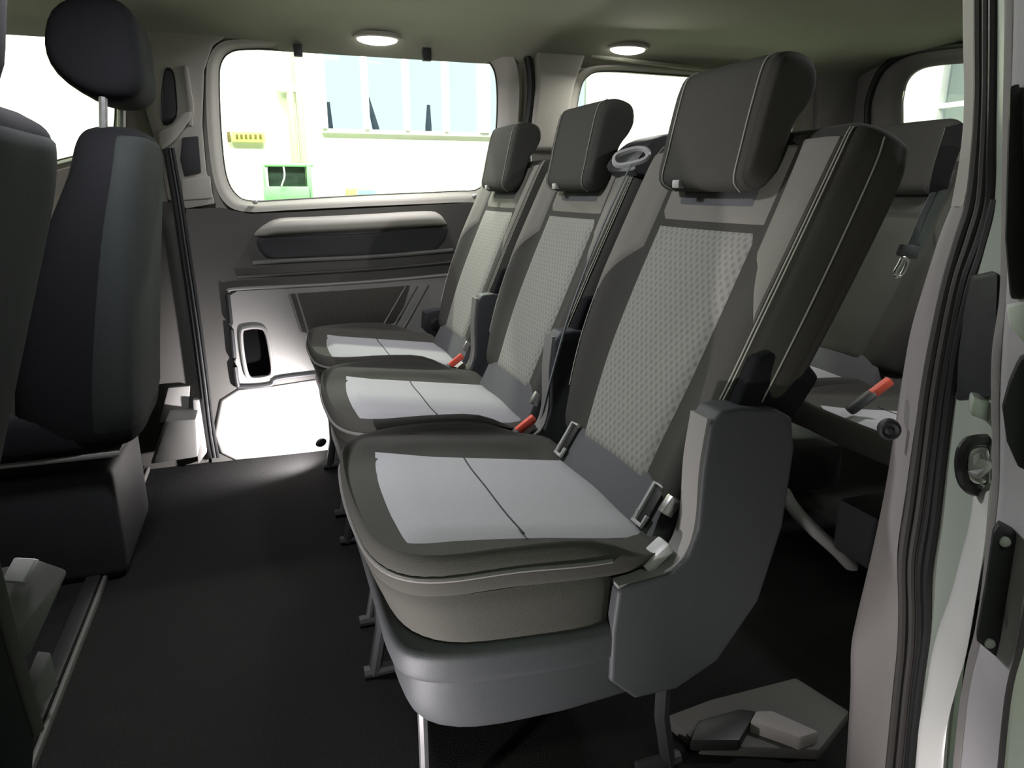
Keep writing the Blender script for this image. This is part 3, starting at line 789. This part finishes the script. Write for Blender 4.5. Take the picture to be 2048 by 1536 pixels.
pts = [at(x, y, YB) for x, y in ((1268, 322), (1245, 365), (1215, 430), (1190, 490), (1165, 555), (1140, 625), (1118, 700), (1098, 775), (1085, 830))]
pts = [at(x, y, 1.318) for x, y in ((1262, 330), (1245, 365), (1215, 430), (1190, 490), (1165, 555), (1140, 625), (1118, 700), (1098, 775), (1085, 830))]
obj('webbing', *strap(curve(pts, 4), 0.046, (0.52, 0.82, 0.1)), WEB_L, bt)
c = at(1260, 316, 1.33)
obj('belt_guide', *ring_tube(loop([c+np.array([a, b, d_]) for a, b, d_ in ((-0.025, 0.012, -0.012), (-0.02, 0.02, 0.006), (0.012, -0.005, 0.018), (0.022, -0.03, 0.012), (0.016, -0.034, -0.004), (-0.012, -0.005, -0.014))], 4), 0.006, 6), SILVER, bt)
bevelled('guide_clip', *box(at(1300, 292, YB-0.03), (0.05, 0.03, 0.018), Matrix.Rotation(math.radians(-20), 3, 'Y')), PLASTIC, bt, 0.005)
# dark wall-side latch of the far seat
lt = empty('belt_reel', tuple(at(872, 648, WY-0.12)), 'black belt reel between the farthest seat and the side wall', 'belt reel')
bevelled('reel_case', *yprism([(850, 625), (885, 618), (905, 630), (902, 672), (868, 678), (848, 660)], WY-0.13, WY-0.07), PLASTIC_D, lt, 0.008)
obj('reel_cap', *loft([[at(872, 648, WY-0.13)+np.array([math.cos(q)*r, dy, math.sin(q)*r]) for q in np.linspace(0, 2*math.pi, 8, endpoint=False)] for r, dy in ((0.022, 0.0), (0.022, -0.008), (0.012, -0.011))], 2, 2), RUBBER, lt)
obj('reel_strap', *strap(curve([at(x, y, WY-0.14) for x, y in ((900, 628), (930, 645), (960, 668))], 4), 0.03, (0, 1, 0.2)), RUBBER, lt)

# third row: belt, bar beneath
YT = 0.98
tb = empty('seat_belt', tuple(at(1845, 450, YT)), 'pale seat belt with steel tongue hanging in front of the third row', 'seat belt')
for dx in (0, 16):
    obj('webbing', *strap(curve([at(x+dx, y, YT-dx*0.001) for x, y in ((1872, 380), (1858, 410), (1842, 445), (1828, 480), (1818, 505))], 4), 0.016, (0.8, -0.5, 0.2)), WEB_L, tb)
obj('webbing', *strap(curve([at(1876, 384, YT), at(1884, 345, 0.92), at(1898, 300, 0.82), at(1918, 250, 0.70)], 4), 0.03, (0.6, -0.7, 0.2)), PLASTIC_D, tb)
tg = bevelled('tongue_grip', *prism([at(x, y, YT-0.02) for x, y in ((1808, 488), (1842, 492), (1836, 520), (1800, 512))], [at(x, y, YT-0.02)+np.array([0, 0.012, 0]) for x, y in ((1808, 488), (1842, 492), (1836, 520), (1800, 512))]), WEB, tb, 0.004)
obj('tongue', *ring_tube(loop([at(x, y, YT-0.02) for x, y in ((1806, 516), (1814, 520), (1812, 532), (1802, 550), (1792, 552), (1790, 544), (1798, 530))], 4), 0.0035, 6), CHROME, tg)
brl = empty('floor_bar', tuple(atz(1640, 1080, 0.05)), 'curved pale grey bar under the third row seat', 'bar')
obj('bar', *tube(curve([at(x, y, 1.25) for x, y in ((1568, 985), (1590, 1020), (1630, 1062), (1672, 1100), (1705, 1135))], 5), 0.016, 10), PANEL_L, brl)

# ------------------------------------------------------------------ front seats
def front_seat(yc, label):
    e = empty('front_seat', (-0.42, yc, FZ), label, 'seat', 'front seats seen from behind')
    def ring(z, xr, xf, w, rz=0.0):
        t = xr-xf
        pts = [(xr, 0), (xr, 0.5*w), (xr-0.01, 0.82*w), (xr-0.035, 0.97*w), (xr-0.5*t, w), (xf+0.03, 0.96*w), (xf, 0.82*w), (xf+0.03, 0.5*w), (xf+0.035, 0)]
        pts = pts+[(x, -y) for x, y in pts[-2:0:-1]]
        return [np.array([x, yc+y, z]) for x, y in pts]
    R = [ring(0.31, -0.36, -0.55, 0.22), ring(0.33, -0.345, -0.59, 0.245), ring(0.45, -0.332, -0.585, 0.258), ring(0.62, -0.31, -0.54, 0.26), ring(0.8, -0.285, -0.475, 0.255), ring(0.93, -0.265, -0.415, 0.235), ring(1.0, -0.258, -0.395, 0.20), ring(1.03, -0.262, -0.38, 0.165), ring(1.043, -0.285, -0.36, 0.12)]
    obj('backrest', *loft(R, 3, 4), CLOTH_DEEP, e)
    V, Fc, uv = patch([[q for q in r] for r in R], ((-3.7, 1.2), (2.0, 1.2), (1.85, 6.6), (-3.6, 6.6)), 0.005, 26, 20, 0.06)
    obj('back_panel', V, Fc, CLOTH_FRONT, e, uv=uv)
    # cushion and box below
    rr = []
    for z, g in ((0.30, 0.9), (0.31, 0.98), (0.36, 1.0), (0.40, 0.97), (0.415, 0.8)):
        rr.append([np.array([-0.62+x*g, yc+y*g, z]) for x, y in ((0.24, 0), (0.24, 0.14), (0.2, 0.235), (0, 0.25), (-0.2, 0.235), (-0.27, 0.12), (-0.28, 0), (-0.27, -0.12), (-0.2, -0.235), (0, -0.25), (0.2, -0.235), (0.24, -0.14))])
    obj('cushion', *loft(rr, 3, 3), CLOTH_DEEP, e)
    bevelled('seat_box', *box((-0.62, yc, 0.10), (0.40, 0.42, 0.30)), PLASTIC_D, e, 0.03, 3)
    bevelled('cushion_highlight', *box((-0.56, yc-0.0, 0.294), (0.34, 0.48, 0.014)), PANEL_M, e, 0.006, 2)  # pale bar stands in for the highlight along the cushion edge
    # headrest and posts
    rr = []
    cx, cz = -0.36, 1.205
    pr = [(-0.25, 1.13), (-0.245, 1.2), (-0.25, 1.28), (-0.29, 1.315), (-0.35, 1.315), (-0.41, 1.28), (-0.435, 1.21), (-0.42, 1.15), (-0.36, 1.105), (-0.29, 1.10)]
    for y, sc in ((-0.15, 0.5), (-0.145, 0.8), (-0.125, 0.95), (-0.09, 1.0), (0, 1.0), (0.09, 1.0), (0.125, 0.95), (0.145, 0.8), (0.15, 0.5)):
        rr.append([np.array([cx+(x-cx)*sc, yc+y, cz+(z-cz)*sc]) for x, z in pr])
    obj('headrest', *loft(rr, 3, 3), CLOTH_DEEP, e)
    for y in (-0.12, 0.12):
        obj('headrest_post', *tube([(-0.33, yc+y, 1.14), (-0.345, yc+y, 1.02)], 0.0095, 8), CHROME, e)
    return e
f1 = front_seat(2.0, 'dark front seat by the far pillar, pale headrest posts showing')
f2 = copy_tree(f1, None, ('cushion_highlight',)); f2.location.y -= 0.95; f2.location.z -= 0.03
f1.location.x += 0.026
f1.location.y += 0.03
f2.location.x -= 0.20
f2.location.z += 0.03
f2.rotation_euler.y = math.radians(11)
for ch in f2.children:
    if ch.name.startswith('headrest') : ch.location += Vector((-0.068, 0.0, -0.05))
f2['label'] = 'dark front seat back cut off by the left picture edge'

# pale box between the front seats and sill trim at the left edge
pb = empty('storage_box', tuple(at(85, 1240, 1.55)), 'pale green tinted box on the floor beside the front seat base', 'box')
bevelled('box_body', *prism([at(x, y, 1.45) for x, y in ((78, 1118), (140, 1140), (62, 1312), (14, 1290))], [at(x, y, 1.45)+np.array([-0.12, 0.05, -0.03]) for x, y in ((78, 1118), (140, 1140), (62, 1312), (14, 1290))]), PANEL_L, pb, 0.008)
bevelled('box_highlight', *prism([at(x, y, 1.44) for x, y in ((70, 1118), (80, 1118), (52, 1168), (44, 1165))], [at(x, y, 1.44)+np.array([-0.04, 0.02, 0]) for x, y in ((70, 1118), (80, 1118), (52, 1168), (44, 1165))]), PAINT_W, pb, 0.003)  # white sliver paints a highlight onto the box
pc = empty('floor_bracket', tuple(at(95, 1360, 1.3)), 'small pale bracket on the floor below the pale box', 'bracket')
bevelled('bracket', *prism([at(x, y, 1.30) for x, y in ((102, 1304), (118, 1370), (80, 1420), (68, 1382))], [at(x, y, 1.30)+np.array([-0.03, 0.03, -0.01]) for x, y in ((102, 1304), (118, 1370), (80, 1420), (68, 1382))]), PANEL_L, pc, 0.004)
st = empty('trim_6', tuple(at(40, 1300, 0.95)), kind='structure')
q = [at(x, y, 1.15) for x, y in ((-40, 980), (-6, 1090), (40, 1270), (92, 1460), (70, 1480), (24, 1330), (-20, 1180), (-70, 1010))]
bevelled('sill_trim', *prism(q, [p+np.array([-0.02, 0.03, -0.01]) for p in q]), PANEL, st, 0.006)
q = [at(x, y, 1.16) for x, y in ((-70, 1010), (-20, 1180), (24, 1330), (70, 1480), (60, 1600), (-300, 1600), (-300, 1010))]
bevelled('sill_face', *prism(q, [p+np.array([-0.02, 0.05, -0.01]) for p in q]), PLASTIC_D, st, 0.006)
# step plate by the door sill, bottom right
stp = empty('trim_7', tuple(atz(1560, 1400, FZ)), kind='structure')
q = [atz(x, y, FZ+0.02) for x, y in ((1330, 1432), (1420, 1398), (1592, 1354), (1700, 1422), (1640, 1500), (1400, 1490))]
bevelled('step_plate', *prism(q, [p-np.array([0, 0, 0.03]) for p in q]), PANEL, stp, 0.006)
q = [atz(x, y, FZ+0.045) for x, y in ((1512, 1420), (1545, 1420), (1640, 1462), (1600, 1475), (1500, 1440))]
bevelled('step_lip', *prism(q, [p-np.array([0, 0, 0.03]) for p in q]), TRIM_G, stp, 0.006)
q = [atz(x, y, FZ+0.04) for x, y in ((1395, 1440), (1480, 1416), (1512, 1420), (1500, 1445), (1480, 1480), (1380, 1480))]
bevelled('step_well', *prism(q, [p-np.array([0, 0, 0.025]) for p in q]), RUBBER, stp, 0.006)

# ------------------------------------------------------------------ near door opening on the right: pillar, seals, jamb, open door
def ribbon(name, left, right, YL, YR, back, mt, parent, bulge=0.0, n=5, w=None):
    """upright strip between two edge lines; left edge at depth YL, right edge at YR; back = thickness vector"""
    L = curve([at(x, y, YL) for x, y in left], n); R = curve([at(x, y, YR) for x, y in right], n)
    N = max(len(L), len(R))
    def res(P): return [cr_open(P, s) for s in np.linspace(0, len(P)-1, N)]
    L, R = res(L), res(R)
    nb = np.array([-0.6, -0.8, 0.0])*bulge
    cols = []
    for t in (0.0, 0.12, 0.3, 0.5, 0.7, 0.88, 1.0):
        k = math.sin(math.pi*t)**0.6 if 0 < t < 1 else 0
        cols.append([a*(1-t)+b*t+nb*k for a, b in zip(L, R)])
    bk = np.array(back, float)
    cols = [[p+bk for p in L]]+cols+[[p+bk for p in R]]
    V, Fc = rings_open(cols)
    n0 = len(cols[0]); m0 = len(cols)
    Fc += [((m0-1)*n0+i, (m0-1)*n0+i+1, i+1, i) for i in range(n0-1)]
    Fc += [tuple(j*n0 for j in range(m0)), tuple(j*n0+n0-1 for j in range(m0))]
    return obj(name, V, Fc, mt, parent, angle=50)
wr = empty('wall_right', tuple(at(1820, 800, 0.62)), kind='structure')
up_l = [(1924, -140), (1926, 85), (1928, 170), (1926, 250), (1917, 330), (1902, 412)]
up_r = [(1952, -140), (1952, 85), (1952, 170), (1950, 250), (1942, 330), (1926, 414)]
ribbon('upper_pillar_trim', up_l, up_r, 0.66, 0.62, (0.06, 0.03, 0), TRIM, wr, 0.004)
lo_l = [(1903, 412), (1880, 470), (1848, 570), (1822, 660), (1804, 760), (1786, 880), (1770, 980), (1745, 1100), (1712, 1240), (1702, 1300), (1700, 1400), (1685, 1640)]
lo_r = [(1930, 412), (1910, 470), (1882, 570), (1862, 660), (1845, 760), (1826, 880), (1812, 980), (1795, 1100), (1796, 1200), (1796, 1290), (1785, 1400), (1760, 1640)]
ribbon('lower_pillar_trim', lo_l, lo_r, 0.68, 0.60, (0.05, 0.04, 0), TRIM_G, wr, 0.006)
# seat belt bolt cap on the trim
c = at(1776, 856, 0.64)
nrm = np.array([-0.55, -0.83, 0.0]); tg_ = np.array([0.83, -0.55, 0.0])
obj('bolt_cap', *loft([[c+nrm*h+(tg_*math.cos(q)+np.array([0, 0, 1.0])*math.sin(q))*r for q in np.linspace(0, 2*math.pi, 8, endpoint=False)] for r, h in ((0.0135, 0.0), (0.0135, 0.010), (0.010, 0.013), (0.006, 0.010), (0.003, 0.012))], 2, 2), PLASTIC_D, wr)
# seal: dark body with two lighter beads
se_r = [(1998, -140), (1996, 85), (1994, 200), (1992, 300), (1990, 400), (1970, 480), (1940, 560), (1915, 680), (1895, 800), (1880, 920), (1866, 1040), (1850, 1140), (1852, 1240), (1850, 1300), (1838, 1400), (1815, 1640)]
se_l = [(1950, -140), (1952, 85), (1952, 200), (1944, 320), (1930, 412), (1908, 480), (1884, 570), (1860, 680), (1842, 780), (1826, 900), (1812, 1000), (1797, 1110), (1797, 1210), (1794, 1300), (1784, 1400), (1760, 1640)]
sealo = empty('trim_8', tuple(at(1900, 700, 0.58)), kind='structure')
ribbon('seal_body', se_l, se_r, 0.60, 0.55, (0.05, 0.03, 0), RUBBER_G, sealo, 0.0)
def mixline(t, Y, r, mt, nm, s0=0, s1=None):
    P = []
    for a, b in list(zip(se_l, se_r))[s0:s1]:
        P.append(at(a[0]*(1-t)+b[0]*t, a[1]*(1-t)+b[1]*t, Y))
    obj(nm, *tube(curve(P, 5), r, 8), mt, sealo)
mixline(0.16, 0.585, 0.0055, RUBBER_G, 'seal_bead')
mixline(0.5, 0.572, 0.0045, RUBBER_G, 'seal_bead')
mixline(0.33, 0.583, 0.003, RUBBER, 'seal_groove')
mixline(0.66, 0.572, 0.003, RUBBER, 'seal_groove')
mixline(0.85, 0.556, 0.0055, RUBBER, 'seal_lip')
# painted body jamb beyond the seal
jb = empty('trim_9', tuple(at(1900, 900, 0.5)), kind='structure')
jl = [(1992, -140), (1992, 85), (1990, 250), (1986, 400), (1960, 500), (1934, 580), (1908, 700), (1890, 820), (1876, 930), (1862, 1050), (1848, 1150), (1848, 1260), (1830, 1400), (1805, 1640)]
jr = [(2030, -140), (2030, 85), (2028, 250), (2026, 400), (2016, 500), (2008, 580), (2000, 700), (1990, 820), (1980, 930), (1970, 1050), (1955, 1150), (1930, 1260), (1910, 1400), (1885, 1640)]
ribbon('body_jamb', jl, jr, 0.56, 0.46, (0.05, 0.03, 0), PAINT_SHADE, jb, 0.0)
obj('jamb_gasket', *tube(curve([at(x+7, y, 0.545) for x, y in jl[3:]], 5), 0.0055, 8), RUBBER, jb)
rq = [at(x, y, 0.542-(x-1908-max(0, 700-y)*0.15)/92*0.1) for x, y in ((1950, 555), (1996, 545), (1990, 700), (1982, 795), (1912, 805), (1920, 720), (1934, 630))]
bevelled('jamb_shade', *prism(rq, [p+np.array([0.02, 0.02, 0]) for p in rq]), PLASTIC_D, jb, 0.005)  # dark plate paints in the shading on the jamb
wp_l = [(1948, 985), (1938, 1050), (1920, 1120), (1896, 1210), (1868, 1290), (1852, 1380), (1836, 1470), (1826, 1640)]
wp_r = [(1978, 985), (1970, 1080), (1958, 1160), (1946, 1230), (1932, 1310), (1912, 1380), (1892, 1470), (1880, 1640)]
ribbon('jamb_flange', wp_l, wp_r, 0.475, 0.44, (0.03, 0.02, 0), PAINT_W, jb, 0.004)
bevelled('jamb_bracket', *prism([at(x, y, 0.47) for x, y in ((1948, 795), (1992, 805), (1988, 850), (1940, 832))], [at(x, y, 0.47)+np.array([0.02, 0.02, 0]) for x, y in ((1948, 795), (1992, 805), (1988, 850), (1940, 832))]), PAINT_SHADE, jb, 0.004)
# round lock striker
lk = obj('striker_gasket', *ring_tube(loop([at(x, y, 0.468) for x, y in ((1955, 880), (1982, 886), (1992, 930), (1986, 972), (1960, 982), (1932, 970), (1922, 930), (1930, 892))], 4), 0.006, 8), RUBBER, jb)
cc = [(1955, 892), (1978, 896), (1984, 930), (1978, 964), (1958, 972), (1938, 962), (1932, 930), (1938, 902)]
obj('striker_plate', *loft([[at(x, y, 0.466) for x, y in cc], [at(x, y, 0.462) for x, y in grow(cc, -4)], [at(x, y, 0.466) for x, y in grow(cc, -14)], [at(x, y, 0.468) for x, y in grow(cc, -24)]], 2, 2), CHROME, lk)
bevelled('striker_bolt', *box(at(1960, 938, 0.455), (0.020, 0.012, 0.008), Matrix.Rotation(math.radians(-35), 3, 'Y')), SILVER, lk, 0.002)
# open sliding door, edge on, at the right picture border
d2 = empty('door_2', tuple(at(2010, 1000, 0.40)), kind='structure')
dl = [(2010, -140), (2008, 85), (2004, 300), (2002, 480), (1998, 600), (1984, 700), (1982, 800), (1984, 900), (1982, 980), (1974, 1060), (1962, 1180), (1944, 1290), (1920, 1400), (1895, 1640)]
dm = [(2028, -140), (2026, 85), (2018, 300), (2016, 480), (2012, 600), (2004, 700), (2000, 800), (2000, 900), (1998, 980), (1990, 1060), (1978, 1180), (1960, 1290), (1936, 1400), (1912, 1640)]
dr = [(2130, -140), (2128, 85), (2124, 300), (2122, 480), (2118, 600), (2110, 700), (2106, 800), (2102, 900), (2092, 980), (2078, 1060), (2052, 1180), (2034, 1290), (2008, 1400), (1985, 1640)]
ribbon('door_edge', dl, dm, 0.42, 0.41, (0.03, 0.02, 0), TRIM_G, d2, 0.002)
ribbon('door_face', dm, dr, 0.41, 0.36, (0.03, 0.02, 0), DOORGREY, d2, 0.0)
ribbon('door_rubber', dr, [(x+14, y) for x, y in dr], 0.36, 0.352, (0.03, 0.02, 0), RUBBER_G, d2, 0.004)
ribbon('door_skin', [(x+14, y) for x, y in dr], [(x+120, y) for x, y in dr], 0.352, 0.33, (0.03, 0.02, 0), PAINT_W, d2, 0.0)
bevelled('glass_slot', *prism([at(x, y, 0.392) for x, y in ((2020, 170), (2040, 165), (2060, 540), (2060, 600), (2022, 600), (2012, 480))], [at(x, y, 0.392)+np.array([0.015, 0.012, 0]) for x, y in ((2020, 170), (2040, 165), (2060, 540), (2060, 600), (2022, 600), (2012, 480))]), RUBBER, d2, 0.004)
bevelled('handle_cap', *prism([at(x, y, 0.378) for x, y in ((2012, 612), (2080, 602), (2080, 700), (2050, 690), (2022, 660))], [at(x, y, 0.378)+np.array([0.015, 0.012, 0]) for x, y in ((2012, 612), (2080, 602), (2080, 700), (2050, 690), (2022, 660))]), PAINT_W, d2, 0.005)
bevelled('lock_case', *prism([at(x, y, 0.372) for x, y in ((2040, 720), (2080, 700), (2080, 960), (2036, 938), (2014, 890), (2004, 820), (2018, 770))], [at(x, y, 0.372)+np.array([0.02, 0.015, 0]) for x, y in ((2040, 720), (2080, 700), (2080, 960), (2036, 938), (2014, 890), (2004, 820), (2018, 770))]), RUBBER, d2, 0.006)
bpq = ((1998, 1050), (2040, 1072), (2030, 1180), (1998, 1322), (1952, 1284), (1972, 1170), (1986, 1070))
cvp = bevelled('cover_plate', *prism([at(x, y, 0.383) for x, y in bpq], [at(x, y, 0.383)+np.array([0.012, 0.010, 0]) for x, y in bpq]), PLASTIC_D, d2, 0.004)
for (x, y) in ((2008, 1082), (1978, 1285)):
    c = at(x, y, 0.382)
    obj('screw', *loft([[c+nrm*h+(tg_*math.cos(q)+np.array([0, 0, 1.0])*math.sin(q))*r for q in np.linspace(0, 2*math.pi, 8, endpoint=False)] for r, h in ((0.0045, 0.0), (0.0045, 0.003), (0.002, 0.004))], 2, 2), SILVER, cvp)

# ------------------------------------------------------------------ workshop outside
HZ = -0.55; HY = 6.5
def slab(name, c, s, mt): 
    b_ = MB(); b_.add(*box(c, s)); return tag(b_.build(name, mt, smooth=False), kind='structure')
slab('hall_ground', (1.0, 1.0, HZ-0.05), (16, 12.2, 0.1), CONCRETE)
slab('hall_ceiling', (1.0, 1.0, 3.55), (16, 12.2, 0.1), WALLD)
slab('hall_wall', (1.0, -5.0, 1.5), (16, 0.1, 4.2), WALLD)
slab('hall_wall', (-6.9, 1.0, 1.5), (0.1, 12.2, 4.2), WALLW)
# far hall wall with a band of windows
wx0, wz0, wx1 = at(650, 262, HY)[0], at(800, 262, HY)[2], at(1000, 200, HY)[0]+0.9
wz1 = 2.75
op = [np.array([wx0, HY, wz0]), np.array([wx1, HY, wz0]), np.array([wx1, HY, wz1]), np.array([wx0, HY, wz1])]
rwin = [np.array([8.9, y, z]) for y, z in ((1.2, 0.9), (7.0, 0.9), (7.0, 2.9), (1.2, 2.9))]
V, Fc = plate(rect_y(-7, 9, HZ, 3.6, HY), [op], (0, 0.12, 0))
tag(obj('hall_wall', V, Fc, WALLM, smooth=False), kind='structure')
hw = empty('hall_window', tuple(np.mean(op, axis=0)), kind='structure')
nb_ = 7
for i in range(nb_+1):
    x = wx0+(wx1-wx0)*i/nb_
    bevelled('mullion', *box((x, HY-0.01, (wz0+wz1)/2), (0.05 if i not in (4,) else 0.11, 0.09, wz1-wz0)), FRAMEW, hw, 0.008)
for i in range(nb_):
    a, b_ = wx0+(wx1-wx0)*i/nb_, wx0+(wx1-wx0)*(i+1)/nb_
    bx_ = MB(); bx_.add(*box(((a+b_)/2, HY+0.05, (wz0+wz1)/2), (b_-a, 0.008, wz1-wz0))); bx_.build('pane', GLASS, hw, smooth=False)
bevelled('window_ledge', *box(((wx0+wx1)/2, HY-0.01, wz0-0.015), (wx1-wx0+0.06, 0.05, 0.035)), FRAMEW, hw, 0.01)
# rear hall wall with window seen through the back
V, Fc = plate([np.array([6.8, y, z]) for y, z in ((-5, HZ), (6.6, HZ), (6.6, 3.6), (-5, 3.6))], [[np.array([6.8, y, z]) for y, z in ((1.0, 0.9), (5.9, 0.9), (5.9, 2.6), (1.0, 2.6))]], (0.12, 0, 0))
tag(obj('hall_wall', V, Fc, WALLW, smooth=False), kind='structure')
rw = empty('hall_window', (6.8, 3.4, 1.7), kind='structure')
for y in (1.0, 2.2, 3.4, 4.6, 5.9):
    bevelled('mullion', *box((6.8, y, 1.75), (0.1, 0.08, 1.7)), FRAMEW, rw, 0.008)
bevelled('transom', *box((6.8, 3.45, 1.75), (0.09, 4.9, 0.05)), FRAMEW, rw, 0.008)
bx_ = MB(); bx_.add(*box((6.86, 3.45, 1.75), (0.008, 4.9, 1.7))); bx_.build('pane', GLASS, rw, smooth=False)
for (x, y) in HALL_TUBES+[(0.5, -1.6), (5.4, 1.2)]:
    e = empty('hall_lamp', (x, y, 3.5), None, None, None, 'structure')
    bevelled('fitting', *box((x, y, 3.43), (2.5, 0.3, 0.12)), FRAMEW, e, 0.02)
# things by the hall wall
pp = empty('wall_pipe', tuple(at(580, 200, HY-0.1)), 'pale double pipe running down the workshop wall beside the window band', 'pipe')
for x in (570, 588):
    a, b_ = at(x, 60, HY-0.12), at(x, 420, HY-0.12)
    obj('pipe', *tube([(a[0], HY-0.12, 3.4), (a[0], HY-0.12, HZ)], 0.03, 8), PIPEM, pp)
for z in (1.0, 1.7, 2.4):
    bevelled('pipe_clip', *box((at(579, 200, HY-0.1)[0], HY-0.08, z), (0.2, 0.12, 0.04)), FRAMEW, pp, 0.006)
sg = empty('wall_sign', tuple(at(494, 273, HY-0.03)), 'small yellow lettered sign on the white workshop wall', 'sign')
a, b_ = at(462, 263, HY-0.02), at(531, 285, HY-0.02)
bevelled('sign_board', *box(((a[0]+b_[0])/2, HY-0.03, (a[2]+b_[2])/2), (b_[0]-a[0], 0.02, a[2]-b_[2])), YELLOW, sg, 0.004)
a2 = at(458, 274, HY-0.02)
bevelled('sign_end', *box((a2[0], HY-0.03, a2[2]), (0.025, 0.03, a[2]-b_[2])), INK, sg, 0.004)
for i, x in enumerate((474, 483, 492, 501, 511, 521)):
    c = at(x, 273, HY-0.045)
    bevelled('letter_stroke', *box((c[0], HY-0.043, c[2]), (0.02, 0.008, 0.035)), INK, sg, 0.002)
gm = empty('test_machine', tuple(at(576, 400, HY-0.6)), 'bright green framed machine with dark screen below the pipe', 'machine')
GY = HY-0.7
def gp(x, y): return at(x, y, GY)
def gbox(nm, x0, y0, x1, y1, dep, mt, fwd=0.0):
    a, b_ = gp(x0, y0), gp(x1, y1)
    return bevelled(nm, *box(((a[0]+b_[0])/2, GY+dep/2-fwd, (a[2]+b_[2])/2), (abs(b_[0]-a[0]), dep, abs(a[2]-b_[2]))), mt, gm, 0.012)
gbox('side_post', 524, 328, 536, 400, 0.3, GREENL); gbox('side_post', 612, 328, 627, 400, 0.3, GREENL)
gbox('top_rail', 524, 326, 627, 334, 0.3, GREENL); gbox('body', 526, 373, 625, 402, 0.3, GREENL)
gbox('screen', 535, 333, 613, 374, 0.12, SCREEN, -0.02)
a_, b_2 = gp(530, 402), gp(620, 402)
bevelled('body', *box(((a_[0]+b_2[0])/2, GY+0.15, (a_[2]+HZ)/2), (b_2[0]-a_[0], 0.3, a_[2]-HZ)), GREEN, gm, 0.012)
c0, c1 = gp(567, 334), gp(563, 372)
obj('cable', *tube(curve([c0+np.array([0, -0.01, 0]), gp(569, 352)+np.array([0, -0.02, 0]), c1+np.array([0, -0.01, 0])], 4), 0.006, 6), FRAMEW, gm)
bn = empty('work_bench', tuple(at(728, 405, HY-0.5)), 'pale bench with small coloured parts below the window band', 'bench')
a, b_ = at(690, 378, HY-0.5), at(770, 405, HY-0.5)
bevelled('bench_top', *box(((a[0]+b_[0])/2, HY-0.5, a[2]-0.09), (0.6, 0.4, 0.05)), WALLM, bn, 0.01)
for dx in (-0.27, 0.27):
    for dy in (-0.16, 0.16):
        bevelled('leg', *box(((a[0]+b_[0])/2+dx, HY-0.5+dy, (a[2]-0.09+HZ)/2), (0.04, 0.04, a[2]-0.09-HZ)), FRAMEW, bn, 0.006)
bz = a[2]-0.065
c = at(732, 385, HY-0.6)
t1 = bevelled('tool_tray', *box((c[0], HY-0.6, bz+0.03), (0.14, 0.12, 0.06)), BLUEP, None, 0.012)
tag(t1, 'small pale blue tray on the workshop bench', 'tray')
c = at(712, 370, HY-0.45)
t2 = bevelled('tool_case', *box((c[0]+0.02, HY-0.42, bz+0.035), (0.20, 0.10, 0.07)), YELLOW, None, 0.012)
tag(t2, 'narrow yellowish case lying on the workshop bench', 'case')
# dark uprights beyond the hall window
for i, (x, y0, y1, sl_) in enumerate(((656, 204, 254, 3), (735, 194, 254, 16), (857, 210, 252, 0))):
    Yp = HY+0.5+0.25*i
    p, q = at(x, y0, Yp), at(x+sl_, y1, Yp)
    low = q+(q-p)/np.linalg.norm(q-p)*(q[2]-HZ)
    ob = obj('outdoor_post', *tube([p, p*0.5+q*0.5, q, low], [0.016, 0.024, 0.032, 0.032], 8), DARKB)
    tag(ob, ('thin dark post outside the workshop window, leftmost of three', 'leaning dark post outside the workshop window', 'short upright dark post outside the workshop window, rightmost of three')[i], 'post')
